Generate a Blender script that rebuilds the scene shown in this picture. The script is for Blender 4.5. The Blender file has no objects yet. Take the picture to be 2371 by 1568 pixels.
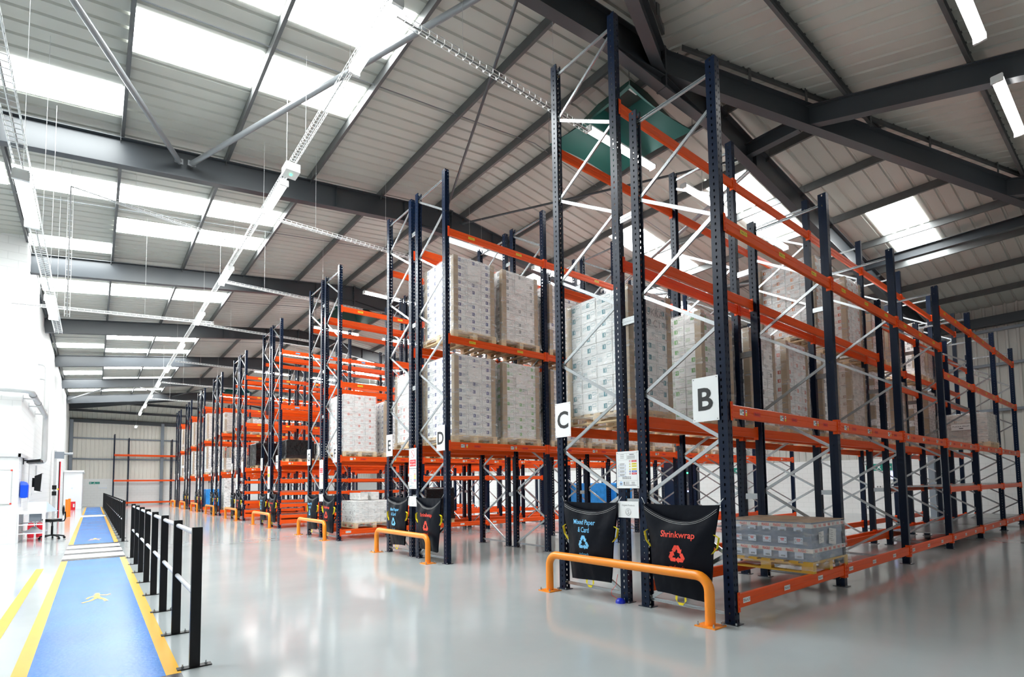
import bpy, math, random
from mathutils import Vector, Matrix, noise
random.seed(7)
PI = math.pi
SC = bpy.context.scene
COL = SC.collection

# ------------------------------------------------------------------ materials
MATS = {}
def nt(m):
    m.use_nodes = True
    t = m.node_tree
    return t, t.nodes, t.links
def mat(name, col, rough=0.5, metal=0.0, spec=0.5, bump=0.0, bscale=40.0, var=0.0, vscale=3.0, coat=0.0):
    m = bpy.data.materials.new(name)
    t, N, L = nt(m)
    b = N['Principled BSDF']
    b.inputs['Base Color'].default_value = (*col, 1)
    b.inputs['Roughness'].default_value = rough
    b.inputs['Metallic'].default_value = metal
    b.inputs['Specular IOR Level'].default_value = spec
    if coat: b.inputs['Coat Weight'].default_value = coat
    if var or bump:
        tc = N.new('ShaderNodeTexCoord')
    if var:
        no = N.new('ShaderNodeTexNoise'); no.inputs['Scale'].default_value = vscale; no.inputs['Detail'].default_value = 5
        L.new(tc.outputs['Object'], no.inputs['Vector'])
        mx = N.new('ShaderNodeMix'); mx.data_type = 'RGBA'
        mx.inputs['A'].default_value = (*[c*(1-var) for c in col], 1)
        mx.inputs['B'].default_value = (*[min(1, c*(1+var)) for c in col], 1)
        L.new(no.outputs['Fac'], mx.inputs['Factor']); L.new(mx.outputs['Result'], b.inputs['Base Color'])
    if bump:
        n2 = N.new('ShaderNodeTexNoise'); n2.inputs['Scale'].default_value = bscale
        L.new(tc.outputs['Object'], n2.inputs['Vector'])
        bp = N.new('ShaderNodeBump'); bp.inputs['Strength'].default_value = bump; bp.inputs['Distance'].default_value = 0.02
        L.new(n2.outputs['Fac'], bp.inputs['Height']); L.new(bp.outputs['Normal'], b.inputs['Normal'])
    MATS[name] = m
    return m
def emat(name, col, s):
    m = bpy.data.materials.new(name)
    t, N, L = nt(m)
    b = N['Principled BSDF']
    b.inputs['Base Color'].default_value = (*[min(1, c) for c in col], 1)
    b.inputs['Emission Color'].default_value = (*col, 1)
    b.inputs['Emission Strength'].default_value = s
    MATS[name] = m
    return m
def math_node(N, L, op, a, b=None, c=None):
    n = N.new('ShaderNodeMath'); n.operation = op
    for i, x in enumerate((a, b, c)):
        if x is None: continue
        if isinstance(x, (int, float)): n.inputs[i].default_value = x
        else: L.new(x, n.inputs[i])
    return n.outputs[0]

mat('sheet', (0.455, 0.46, 0.415), 0.45, var=0.06, vscale=0.7)
mat('purlin', (0.105, 0.108, 0.108), 0.5, 0.35, var=0.25, vscale=4)
mat('steel', (0.04, 0.046, 0.053), 0.36, 0.0, var=0.1, vscale=1)
mat('tube', (0.20, 0.21, 0.22), 0.35, 0.3)
mat('white_wall', (0.86, 0.86, 0.86), 0.6)
mat('clad', (0.80, 0.765, 0.69), 0.5, var=0.03, vscale=0.5)
mat('grey_clad', (0.55, 0.54, 0.5), 0.5)
mat('grey_steel', (0.22, 0.25, 0.29), 0.4)
mat('orange', (0.80, 0.082, 0.004), 0.38, spec=0.3, var=0.05, vscale=5)
mat('guard_orange', (0.90, 0.27, 0.012), 0.3)
mat('galv', (0.40, 0.42, 0.435), 0.27, 0.75, var=0.04, vscale=3)
mat('galv_white', (0.80, 0.81, 0.80), 0.35, 0.2)
mat('deck', (0.42, 0.43, 0.43), 0.25, 0.6, var=0.12, vscale=3)
mat('black', (0.004, 0.004, 0.005), 0.4, spec=0.3)
mat('black_wrap', (0.004, 0.004, 0.005), 0.16, bump=0.6, bscale=7)
mat('rail_grey', (0.62, 0.62, 0.64), 0.35)
mat('sign_white', (0.84, 0.85, 0.85), 0.4)
mat('ink', (0.012, 0.012, 0.014), 0.5)
mat('ink_grey', (0.2, 0.2, 0.2), 0.5)
mat('red', (0.72, 0.02, 0.03), 0.4)
mat('label_red', (0.75, 0.03, 0.015), 0.5)
mat('yellow', (0.85, 0.72, 0.02), 0.45)
mat('label_yellow', (0.85, 0.62, 0.03), 0.5)
mat('label_blue', (0.12, 0.42, 0.8), 0.5)
mat('label_green', (0.15, 0.5, 0.12), 0.5)
mat('strap_yellow', (0.88, 0.72, 0.01), 0.5)
mat('blue_sign', (0.04, 0.12, 0.5), 0.4)
mat('teal_sign', (0.01, 0.27, 0.2), 0.4)
mat('sack', (0.002, 0.0032, 0.0075), 0.45, spec=0.14, bump=0.5, bscale=6)
mat('sack_blue_ink', (0.16, 0.52, 0.85), 0.5)
mat('sack_red_ink', (0.85, 0.06, 0.03), 0.5)
mat('stitch', (0.45, 0.45, 0.45), 0.6)
mat('wood', (0.68, 0.50, 0.29), 0.65, var=0.2, vscale=6)
mat('wood_yellow', (0.62, 0.36, 0.04), 0.6, var=0.15, vscale=6)
mat('cardboard', (0.50, 0.36, 0.24), 0.7, var=0.08, vscale=4)
mat('board_brown', (0.40, 0.29, 0.18), 0.4)
mat('paper', (0.83, 0.82, 0.8), 0.5)
mat('tape', (0.78, 0.76, 0.72), 0.35)
mat('blue_wrap', (0.03, 0.26, 0.68), 0.22, bump=0.5, bscale=8, var=0.35, vscale=6)
mat('grey_film', (0.23, 0.28, 0.37), 0.18, bump=0.35, bscale=10, var=0.2, vscale=9)
mat('lane_blue', (0.004, 0.145, 0.50), 0.26, spec=0.14, var=0.25, vscale=1.2, bump=0.10, bscale=22)
mat('lane_yellow', (0.70, 0.37, 0.006), 0.3, spec=0.2, var=0.08, vscale=3)
mat('zebra_white', (0.82, 0.82, 0.81), 0.3)
mat('zebra_dark', (0.055, 0.055, 0.06), 0.2)
mat('bin_blue', (0.0, 0.07, 0.72), 0.3)
mat('net', (0.0, 0.075, 0.062), 0.5)
mat('vent_shade', (0.0, 0.014, 0.012), 0.4)
mat('navy', (0.004, 0.010, 0.026), 0.32, coat=0.3)
mat('blue_paint', (0.0, 0.02, 0.5), 0.3)
mat('red_plastic', (0.75, 0.01, 0.03), 0.35)
mat('barrier_orange', (1.0, 0.27, 0.01), 0.4)
mat('duct', (0.62, 0.63, 0.63), 0.35, 0.45)
mat('pale_blue', (0.66, 0.76, 0.9), 0.5)
mat('lilac', (0.62, 0.5, 0.75), 0.5)
mat('hinge_gold', (0.75, 0.62, 0.35), 0.3, 0.8)
emat('led', (1.0, 0.99, 0.97), 16.0)
emat('skylight', (0.95, 1.0, 1.0), 17.0)
emat('led_soft', (1.0, 0.985, 0.96), 9.0)
emat('led_sign', (0.35, 0.4, 1.0), 2.0)
emat('green_led', (0.05, 1.0, 0.3), 4.0)

def make_floor():
    m = bpy.data.materials.new('floor_epoxy'); MATS['floor'] = m
    t, N, L = nt(m); b = N['Principled BSDF']
    tc = N.new('ShaderNodeTexCoord')
    n1 = N.new('ShaderNodeTexNoise'); n1.inputs['Scale'].default_value = 0.6; n1.inputs['Detail'].default_value = 6
    L.new(tc.outputs['Object'], n1.inputs['Vector'])
    r = N.new('ShaderNodeValToRGB')
    r.color_ramp.elements[0].position = 0.3; r.color_ramp.elements[0].color = (0.385, 0.418, 0.425, 1)
    r.color_ramp.elements[1].position = 0.75; r.color_ramp.elements[1].color = (0.455, 0.49, 0.497, 1)
    L.new(n1.outputs['Fac'], r.inputs['Fac']); L.new(r.outputs['Color'], b.inputs['Base Color'])
    n2 = N.new('ShaderNodeTexNoise'); n2.inputs['Scale'].default_value = 2.2; n2.inputs['Detail'].default_value = 4
    L.new(tc.outputs['Object'], n2.inputs['Vector'])
    mr = N.new('ShaderNodeMapRange'); mr.inputs['To Min'].default_value = 0.08; mr.inputs['To Max'].default_value = 0.16
    L.new(n2.outputs['Fac'], mr.inputs['Value']); L.new(mr.outputs['Result'], b.inputs['Roughness'])
    n3 = N.new('ShaderNodeTexNoise'); n3.inputs['Scale'].default_value = 9
    L.new(tc.outputs['Object'], n3.inputs['Vector'])
    bp = N.new('ShaderNodeBump'); bp.inputs['Strength'].default_value = 0.006; bp.inputs['Distance'].default_value = 0.02
    L.new(n3.outputs['Fac'], bp.inputs['Height']); L.new(bp.outputs['Normal'], b.inputs['Normal'])
    b.inputs['Specular IOR Level'].default_value = 0.45
make_floor()

def make_block(name, col, sx, sz):
    # painted blockwork: shallow joints
    m = bpy.data.materials.new(name); MATS[name] = m
    t, N, L = nt(m); b = N['Principled BSDF']
    b.inputs['Roughness'].default_value = 0.55
    b.inputs['Base Color'].default_value = (*col, 1)
    tc = N.new('ShaderNodeTexCoord')
    sp = N.new('ShaderNodeSeparateXYZ'); L.new(tc.outputs['Object'], sp.inputs[0])
    ad = math_node(N, L, 'ADD', sp.outputs['X'], sp.outputs['Y'])
    cb = N.new('ShaderNodeCombineXYZ'); L.new(ad, cb.inputs[0]); L.new(sp.outputs['Z'], cb.inputs[1])
    br = N.new('ShaderNodeTexBrick'); L.new(cb.outputs[0], br.inputs['Vector'])
    br.inputs['Scale'].default_value = 1.0
    br.inputs['Brick Width'].default_value = sx; br.inputs['Row Height'].default_value = sz
    br.inputs['Mortar Size'].default_value = 0.008
    br.inputs['Color1'].default_value = (*col, 1); br.inputs['Color2'].default_value = (*col, 1)
    br.inputs['Mortar'].default_value = (*[c*0.88 for c in col], 1)
    L.new(br.outputs['Color'], b.inputs['Base Color'])
make_block('blockwork', (0.82, 0.82, 0.81), 0.45, 0.225)

def make_post():
    # navy upright with real cut-out perforations
    m = bpy.data.materials.new('navy_perforated'); MATS['post'] = m
    t, N, L = nt(m); b = N['Principled BSDF']
    b.inputs['Base Color'].default_value = (0.0025, 0.009, 0.028, 1)
    b.inputs['Roughness'].default_value = 0.28; b.inputs['Specular IOR Level'].default_value = 0.22
    tc = N.new('ShaderNodeTexCoord')
    so = N.new('ShaderNodeSeparateXYZ'); L.new(tc.outputs['Object'], so.inputs[0])
    sn = N.new('ShaderNodeSeparateXYZ'); L.new(tc.outputs['Normal'], sn.inputs[0])
    nx = math_node(N, L, 'GREATER_THAN', math_node(N, L, 'ABSOLUTE', sn.outputs['X']), 0.7)
    ny = math_node(N, L, 'GREATER_THAN', math_node(N, L, 'ABSOLUTE', sn.outputs['Y']), 0.7)
    zf = math_node(N, L, 'MODULO', so.outputs['Z'], 0.075)
    zm = math_node(N, L, 'LESS_THAN', math_node(N, L, 'ABSOLUTE', math_node(N, L, 'SUBTRACT', zf, 0.037)), 0.0145)
    cx = math_node(N, L, 'LESS_THAN', math_node(N, L, 'ABSOLUTE', math_node(N, L, 'SUBTRACT', math_node(N, L, 'ABSOLUTE', so.outputs['X']), 0.026)), 0.0075)
    cy = math_node(N, L, 'LESS_THAN', math_node(N, L, 'ABSOLUTE', so.outputs['Y']), 0.0085)
    a = math_node(N, L, 'MULTIPLY', nx, cy); c = math_node(N, L, 'MULTIPLY', ny, cx)
    h = math_node(N, L, 'MULTIPLY', math_node(N, L, 'MAXIMUM', a, c), zm)
    tr = N.new('ShaderNodeBsdfTransparent'); mx = N.new('ShaderNodeMixShader')
    L.new(h, mx.inputs['Fac']); L.new(b.outputs[0], mx.inputs[1]); L.new(tr.outputs[0], mx.inputs[2])
    L.new(mx.outputs[0], N['Material Output'].inputs['Surface'])
make_post()

def make_film(name, base):
    m = bpy.data.materials.new(name); MATS[name] = m
    t, N, L = nt(m)
    out = N['Material Output']; b = N['Principled BSDF']
    b.inputs['Base Color'].default_value = (0.92, 0.92, 0.92, 1); b.inputs['Roughness'].default_value = 0.16
    b.inputs['Specular IOR Level'].default_value = 0.8
    tc = N.new('ShaderNodeTexCoord')
    mp = N.new('ShaderNodeMapping'); mp.inputs['Scale'].default_value = (2.2, 2.2, 9.0); mp.inputs['Rotation'].default_value = (0.12, 0.1, 0)
    L.new(tc.outputs['Object'], mp.inputs['Vector'])
    n1 = N.new('ShaderNodeTexNoise'); n1.inputs['Scale'].default_value = 2.4; n1.inputs['Detail'].default_value = 5
    L.new(mp.outputs[0], n1.inputs['Vector'])
    bp = N.new('ShaderNodeBump'); bp.inputs['Strength'].default_value = 0.45; bp.inputs['Distance'].default_value = 0.02
    L.new(n1.outputs['Fac'], bp.inputs['Height']); L.new(bp.outputs['Normal'], b.inputs['Normal'])
    mr = N.new('ShaderNodeMapRange'); mr.inputs['From Min'].default_value = 0.45; mr.inputs['From Max'].default_value = 0.75
    mr.inputs['To Min'].default_value = base; mr.inputs['To Max'].default_value = base+0.34
    L.new(n1.outputs['Fac'], mr.inputs['Value'])
    tr = N.new('ShaderNodeBsdfTransparent'); tr.inputs[0].default_value = (0.98, 0.98, 0.98, 1)
    mx = N.new('ShaderNodeMixShader')
    L.new(mr.outputs['Result'], mx.inputs['Fac']); L.new(tr.outputs[0], mx.inputs[1]); L.new(b.outputs[0], mx.inputs[2])
    L.new(mx.outputs[0], out.inputs['Surface'])
make_film('film', 0.10)

def make_carton(name, ink, amount, base=(0.90, 0.895, 0.88), cw=0.275, ch=0.162):
    # white carton printed with a square mark and lines of small print on each face
    m = bpy.data.materials.new(name); MATS[name] = m
    t, N, L = nt(m); b = N['Principled BSDF']; b.inputs['Roughness'].default_value = 0.5
    tc = N.new('ShaderNodeTexCoord')
    so = N.new('ShaderNodeSeparateXYZ'); L.new(tc.outputs['Object'], so.inputs[0])
    sn = N.new('ShaderNodeSeparateXYZ'); L.new(tc.outputs['Normal'], sn.inputs[0])
    nx = math_node(N, L, 'GREATER_THAN', math_node(N, L, 'ABSOLUTE', sn.outputs['X']), 0.7)
    u0 = math_node(N, L, 'ADD', math_node(N, L, 'MULTIPLY', nx, so.outputs['Y']),
                   math_node(N, L, 'MULTIPLY', math_node(N, L, 'SUBTRACT', 1.0, nx), so.outputs['X']))
    side = math_node(N, L, 'LESS_THAN', math_node(N, L, 'ABSOLUTE', sn.outputs['Z']), 0.5)
    uc = math_node(N, L, 'FLOOR', math_node(N, L, 'DIVIDE', u0, cw)); vc = math_node(N, L, 'FLOOR', math_node(N, L, 'DIVIDE', so.outputs['Z'], ch))
    u = math_node(N, L, 'SUBTRACT', math_node(N, L, 'DIVIDE', u0, cw), uc)
    v = math_node(N, L, 'SUBTRACT', math_node(N, L, 'DIVIDE', so.outputs['Z'], ch), vc)
    oi = N.new('ShaderNodeObjectInfo')
    cb = N.new('ShaderNodeCombineXYZ'); L.new(math_node(N, L, 'ADD', uc, nx), cb.inputs[0]); L.new(vc, cb.inputs[1]); L.new(oi.outputs['Random'], cb.inputs[2])
    wn = N.new('ShaderNodeTexWhiteNoise'); L.new(cb.outputs[0], wn.inputs['Vector'])
    rnd = wn.outputs['Value']
    def box(lo, hi, lo2, hi2):
        p = math_node(N, L, 'MULTIPLY', math_node(N, L, 'GREATER_THAN', u, lo), math_node(N, L, 'LESS_THAN', u, hi))
        q = math_node(N, L, 'MULTIPLY', math_node(N, L, 'GREATER_THAN', v, lo2), math_node(N, L, 'LESS_THAN', v, hi2))
        return math_node(N, L, 'MULTIPLY', p, q)
    sq = math_node(N, L, 'SUBTRACT', box(0.40, 0.62, 0.30, 0.72), box(0.46, 0.50, 0.38, 0.64))
    sq = math_node(N, L, 'MULTIPLY', sq, math_node(N, L, 'LESS_THAN', rnd, amount))
    fr = math_node(N, L, 'SUBTRACT', box(0.08, 0.34, 0.58, 0.84), box(0.10, 0.32, 0.62, 0.80))
    lines = math_node(N, L, 'MULTIPLY', box(0.66, 0.94, 0.25, 0.70), math_node(N, L, 'GREATER_THAN', math_node(N, L, 'SINE', math_node(N, L, 'MULTIPLY', v, 62.0)), 0.25))
    lines = math_node(N, L, 'MULTIPLY', lines, math_node(N, L, 'GREATER_THAN', rnd, 0.35))
    g = math_node(N, L, 'MULTIPLY', side, math_node(N, L, 'MAXIMUM', sq, math_node(N, L, 'MULTIPLY', math_node(N, L, 'MAXIMUM', fr, lines), 0.8)))
    # carton edges between neighbours
    eu = math_node(N, L, 'LESS_THAN', math_node(N, L, 'MINIMUM', u, math_node(N, L, 'SUBTRACT', 1.0, u)), 0.012)
    ev = math_node(N, L, 'LESS_THAN', math_node(N, L, 'MINIMUM', v, math_node(N, L, 'SUBTRACT', 1.0, v)), 0.022)
    ed = math_node(N, L, 'MULTIPLY', side, math_node(N, L, 'MAXIMUM', eu, ev))
    bc = N.new('ShaderNodeMix'); bc.data_type = 'RGBA'
    bc.inputs['A'].default_value = (*[c*0.90 for c in base], 1); bc.inputs['B'].default_value = (*base, 1)
    L.new(rnd, bc.inputs['Factor'])
    m1 = N.new('ShaderNodeMix'); m1.data_type = 'RGBA'; m1.inputs['B'].default_value = (*ink, 1)
    L.new(g, m1.inputs['Factor']); L.new(bc.outputs['Result'], m1.inputs['A'])
    m2 = N.new('ShaderNodeMix'); m2.data_type = 'RGBA'; m2.inputs['B'].default_value = (*[c*0.42 for c in base], 1)
    L.new(ed, m2.inputs['Factor']); L.new(m1.outputs['Result'], m2.inputs['A'])
    L.new(m2.outputs['Result'], b.inputs['Base Color'])
make_carton('carton_plain', (0.2, 0.21, 0.21), 0.5)
make_carton('carton_blue', (0.05, 0.06, 0.2), 0.95)
make_carton('carton_teal', (0.05, 0.22, 0.26), 0.8)
make_carton('carton_green', (0.12, 0.36, 0.08), 0.75)
make_carton('carton_orange', (0.7, 0.22, 0.05), 0.85)
make_carton('carton_red', (0.55, 0.12, 0.08), 0.5, (0.84, 0.83, 0.82))
make_carton('carton_tan', (0.35, 0.25, 0.2), 0.3, (0.66, 0.60, 0.55))

# ------------------------------------------------------------------ mesh builder
class MB:
    def __init__(s): s.v = []; s.f = []; s.m = []
    def add(s, vs, fs, mi=0, M=None):
        o = len(s.v)
        s.v += [tuple(M @ Vector(p)) for p in vs] if M is not None else [tuple(p) for p in vs]
        s.f += [tuple(i+o for i in f) for f in fs]; s.m += [mi]*len(fs)
        return s
    def box(s, c, d, mi=0, M=None):
        x, y, z = c; a, b, e = d[0]/2, d[1]/2, d[2]/2
        vs = [(x-a, y-b, z-e), (x+a, y-b, z-e), (x+a, y+b, z-e), (x-a, y+b, z-e), (x-a, y-b, z+e), (x+a, y-b, z+e), (x+a, y+b, z+e), (x-a, y+b, z+e)]
        return s.add(vs, [(0, 3, 2, 1), (4, 5, 6, 7), (0, 1, 5, 4), (1, 2, 6, 5), (2, 3, 7, 6), (3, 0, 4, 7)], mi, M)
    def bx(s, x0, x1, y0, y1, z0, z1, mi=0):
        return s.box(((x0+x1)/2, (y0+y1)/2, (z0+z1)/2), (abs(x1-x0), abs(y1-y0), abs(z1-z0)), mi)
    def loft(s, rings, mi=0, closed=True, caps=True):
        n = len(rings[0]); o = len(s.v)
        for r in rings: s.v += [tuple(p) for p in r]
        k = n if closed else n-1
        for i in range(len(rings)-1):
            for j in range(k):
                a = o+i*n+j; b = o+i*n+(j+1) % n
                s.f.append((a, b, b+n, a+n)); s.m.append(mi)
        if caps and closed:
            s.f.append(tuple(o+j for j in reversed(range(n)))); s.m.append(mi)
            e = o+(len(rings)-1)*n
            s.f.append(tuple(e+j for j in range(n))); s.m.append(mi)
        return s
    def prof(s, p0, p1, prof, up=(0, 0, 1), mi=0):
        # sweep closed 2-D profile (side, up) from p0 to p1
        p0, p1 = Vector(p0), Vector(p1); d = (p1-p0).normalized()
        sd = d.cross(Vector(up))
        if sd.length < 1e-5: sd = d.cross(Vector((0, 1, 0)))
        sd.normalize(); u = sd.cross(d)
        return s.loft([[p+sd*a+u*b for a, b in prof] for p in (p0, p1)], mi)
    def tube(s, pts, r, n=10, mi=0, caps=True):
        pts = [Vector(p) for p in pts]; rings = []; prev = None
        for i, p in enumerate(pts):
            if i == 0: d = pts[1]-p
            elif i == len(pts)-1: d = p-pts[i-1]
            else: d = (pts[i+1]-p).normalized()+(p-pts[i-1]).normalized()
            d.normalize()
            if prev is None:
                a = Vector((0, 0, 1)) if abs(d.z) < 0.9 else Vector((0, 1, 0))
                prev = d.cross(a).normalized()
            sd = (prev-d*prev.dot(d)).normalized(); prev = sd
            u = d.cross(sd)
            rings.append([p+(sd*math.cos(t)+u*math.sin(t))*r for t in [2*PI*k/n for k in range(n)]])
        return s.loft(rings, mi, True, caps)
    def cyl(s, c, r, h, n=16, mi=0, r2=None):
        r2 = r if r2 is None else r2
        R = lambda rr, z: [(c[0]+rr*math.cos(2*PI*k/n), c[1]+rr*math.sin(2*PI*k/n), z) for k in range(n)]
        return s.loft([R(r, c[2]), R(r2, c[2]+h)], mi)
    def lathe(s, pr, n=16, mi=0, c=(0, 0, 0)):
        return s.loft([[(c[0]+r*math.cos(2*PI*k/n), c[1]+r*math.sin(2*PI*k/n), c[2]+z) for k in range(n)] for r, z in pr], mi)
    def flat(s, geo, fn, mi=0):
        vs, fs = geo
        return s.add([fn(x, y) for x, y in vs], fs, mi)
    def mesh(s, name, mats, smooth=None):
        me = bpy.data.meshes.new(name)
        me.from_pydata(s.v, [], s.f)
        for m in mats: me.materials.append(MATS[m])
        if len(mats) > 1: me.polygons.foreach_set('material_index', s.m)
        if smooth:
            me.polygons.foreach_set('use_smooth', [True]*len(me.polygons))
            me.set_sharp_from_angle(angle=smooth)
        me.update()
        return me
    def obj(s, name, mats, parent=None, loc=(0, 0, 0), rz=0, smooth=None):
        return put(name, s.mesh(name, mats if isinstance(mats, (list, tuple)) else [mats], smooth), parent, loc, rz)
def put(name, me, parent=None, loc=(0, 0, 0), rz=0):
    o = bpy.data.objects.new(name, me); COL.objects.link(o)
    o.location = loc
    if rz: o.rotation_euler = (0, 0, rz)
    if parent is not None: o.parent = parent
    return o
def tag(o, label, cat, group=None):
    o['label'] = label; o['category'] = cat
    if group: o['group'] = group
    return o
def thing(name, label, cat, loc=(0, 0, 0), rz=0, group=None):
    return tag(put(name, None, None, loc, rz), label, cat, group)
def struct(o): o['kind'] = 'structure'; return o
ORD = ['first', 'second', 'third', 'fourth', 'fifth', 'sixth', 'seventh', 'eighth', 'ninth', 'tenth', 'eleventh', 'twelfth', 'thirteenth', 'fourteenth', 'fifteenth', 'sixteenth', 'seventeenth', 'eighteenth']

# lettering from the built-in font
_T = {}
def text(s, h=None, w=None, bold=0.0):
    key = (s, bold)
    if key not in _T:
        c = bpy.data.curves.new('lettering', 'FONT'); c.body = s; c.size = 1; c.resolution_u = 3; c.offset = bold; c.align_x = 'CENTER'
        o = bpy.data.objects.new('lettering', c); COL.objects.link(o)
        me = bpy.data.meshes.new_from_object(o)
        vs = [(v.co.x, v.co.y) for v in me.vertices]; fs = [tuple(p.vertices) for p in me.polygons]
        bpy.data.objects.remove(o); bpy.data.curves.remove(c); bpy.data.meshes.remove(me)
        _T[key] = (vs, fs)
    vs, fs = _T[key]
    x0, x1 = min(v[0] for v in vs), max(v[0] for v in vs); y0, y1 = min(v[1] for v in vs), max(v[1] for v in vs)
    cx, cy = (x0+x1)/2, (y0+y1)/2
    sx = sy = 1
    if h: sy = h/(y1-y0); sx = sy
    if w:
        sx = w/(x1-x0)
        if not h: sy = sx
    return [((x-cx)*sx, (y-cy)*sy) for x, y in vs], fs
def rect(cx, cy, w, h):
    return [(cx-w/2, cy-h/2), (cx+w/2, cy-h/2), (cx+w/2, cy+h/2), (cx-w/2, cy+h/2)], [(0, 1, 2, 3)]
def shift(g, dx, dy): return [(x+dx, y+dy) for x, y in g[0]], g[1]
def disc(cx, cy, r, n=20): return [(cx+r*math.cos(2*PI*k/n), cy+r*math.sin(2*PI*k/n)) for k in range(n)], [tuple(range(n))]
def ring(cx, cy, r, w, n=24):
    vs = []; fs = []
    for k in range(n):
        a = 2*PI*k/n
        vs += [(cx+r*math.cos(a), cy+r*math.sin(a)), (cx+(r-w)*math.cos(a), cy+(r-w)*math.sin(a))]
        j = (k+1) % n; fs.append((2*k, 2*j, 2*j+1, 2*k+1))
    return vs, fs
def tri(cx, cy, r): return [(cx+r*math.cos(PI/2+2*PI*k/3), cy+r*math.sin(PI/2+2*PI*k/3)) for k in range(3)], [(0, 1, 2)]
def recycle(h):
    # three chasing arrows folded round the corners of a triangle
    vs = []; fs = []; a, b, w = .16, .37, .21; c3, s3 = .5, .8660254
    Li = lambda q: (-q*c3, 2*a-q*s3); Lo = lambda q: (-q*c3-w*s3, 2*a-q*s3+w*c3)
    Ri = lambda q: (q*c3, 2*a-q*s3); Ro = lambda q: (q*c3+w*s3, 2*a-q*s3+w*c3)
    yt = .52; xt = (2*b-yt)/math.tan(PI/3)
    hw = .075
    ri, ro = Ri(.15), Ro(.15)
    head = [(ri[0]-hw*s3, ri[1]-hw*c3), (ro[0]+hw*s3, ro[1]+hw*c3), ((ri[0]+ro[0])/2+.21*c3, (ri[1]+ro[1])/2-.21*s3)]
    polys = [[Li(.21), Lo(.21), (-xt, yt), (xt*.1, yt), (0, 2*a)], [(.0, 2*a), (xt*.25, yt), (xt, yt), ro, ri], head]
    for k in range(3):
        t = -2*PI*k/3; c, s_ = math.cos(t), math.sin(t)
        for p in polys:
            o = len(vs); vs += [((x*c-y*s_)*h, (x*s_+y*c)*h) for x, y in p]; fs.append(tuple(range(o, o+len(p))))
    return vs, fs

# ------------------------------------------------------------------ camera
cam = bpy.data.cameras.new('camera'); co = bpy.data.objects.new('camera', cam); COL.objects.link(co)
cam.sensor_fit = 'HORIZONTAL'; cam.sensor_width = 36; cam.lens = 1208.36/2371*36
cam.shift_x = 0.0; cam.shift_y = (1049.84-784)/2371
cam.clip_end = 300; cam.clip_start = 0.05
yaw, pitch, roll = math.radians(38.737), math.radians(3.339), math.radians(-0.7395)
fw = Vector((math.sin(yaw)*math.cos(pitch), math.cos(yaw)*math.cos(pitch), math.sin(pitch)))
rt = Vector((math.cos(yaw), -math.sin(yaw), 0)); up = rt.cross(fw)
r2 = rt*math.cos(roll)+up*math.sin(roll); u2 = -rt*math.sin(roll)+up*math.cos(roll)
co.matrix_world = Matrix(((r2.x, u2.x, -fw.x, 0), (r2.y, u2.y, -fw.y, 0), (r2.z, u2.z, -fw.z, 1.5), (0, 0, 0, 1)))
SC.camera = co

# ------------------------------------------------------------------ building shell
XR, ZR, SL = 8.47, 10.19, 0.128          # ridge line, sheet height at the ridge, roof slope
YN, YF, XW, XE = -3.5, 60.0, -1.78, 26.2  # near wall, far wall, left white wall, right wall
Y0, YS, HS = 5.73, 7.741, 0.305          # first portal, portal spacing, hip slope
AN, AF = 5.93, 52.0                       # ridge ends
def zmain(x): return ZR-SL*abs(x-XR)
def zhip(y): return ZR-HS*max(0, AN-y, y-AF)
def zroof(x, y): return min(zmain(x), zhip(y))
PORT = [Y0+YS*k for k in range(7)]

b = MB(); b.bx(-9.2, 26.6, YN-.2, YF+.2, -0.2, 0)
struct(b.obj('floor', 'floor'))

def ribs(a, z, per=0.333, pat=((0, 0), (0.255, 0), (0.275, 0.032), (0.308, 0.032))):
    out = []; t = a
    while t < z:
        out += [(t+p, q) for p, q in pat]; t += per
    return out
def sheet(name, x0, x1, flip):
    pr = ribs(YN-.1, YF+.1)
    b = MB()
    b.loft([[(x, y, zmain(x)+q) for y, q in pr] for x in (x0, x1)], 0, False, False)
    b.loft([[(x, y, zmain(x)+0.1) for y in (YN-.1, YF+.1)] for x in (x0, x1)], 0, False, False)
    return struct(b.obj(name, 'sheet'))
sheet('ceiling', -9.2, XR, 0); sheet('ceiling.001', XR, 26.5, 0)
for nm, ya, yb in (('ceiling.002', AN, YN-.1), ('ceiling.003', AF, YF+.1)):
    pr = ribs(-9.2, 26.5)
    b = MB()
    b.loft([[(x, y, zhip(y)+q) for x, q in pr] for y in (ya, yb)], 0, False, False)
    b.loft([[(x, y, zhip(y)+0.1) for x in (-9.2, 26.5)] for y in (ya, yb)], 0, False, False)
    struct(b.obj(nm, 'sheet'))

def clad_wall(name, p0, p1, z0, z1, m, n):
    # vertical ribbed cladding between two plan points, ribs towards n
    p0, p1, n = Vector(p0), Vector(p1), Vector(n); L = (p1-p0).length; d = (p1-p0)/L
    pr = ribs(0, L, 0.30, ((0, 0), (0.19, 0), (0.215, 0.035), (0.275, 0.035)))
    b = MB()
    b.loft([[(p0+d*t+n*q)[:2]+(z,) for t, q in pr] for z in (z0, z1)], 0, False, False)
    b.loft([[(p0+d*t-n*0.12)[:2]+(z,) for t in (0, L)] for z in (z0, z1)], 0, False, False)
    return struct(b.obj(name, m))
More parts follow.
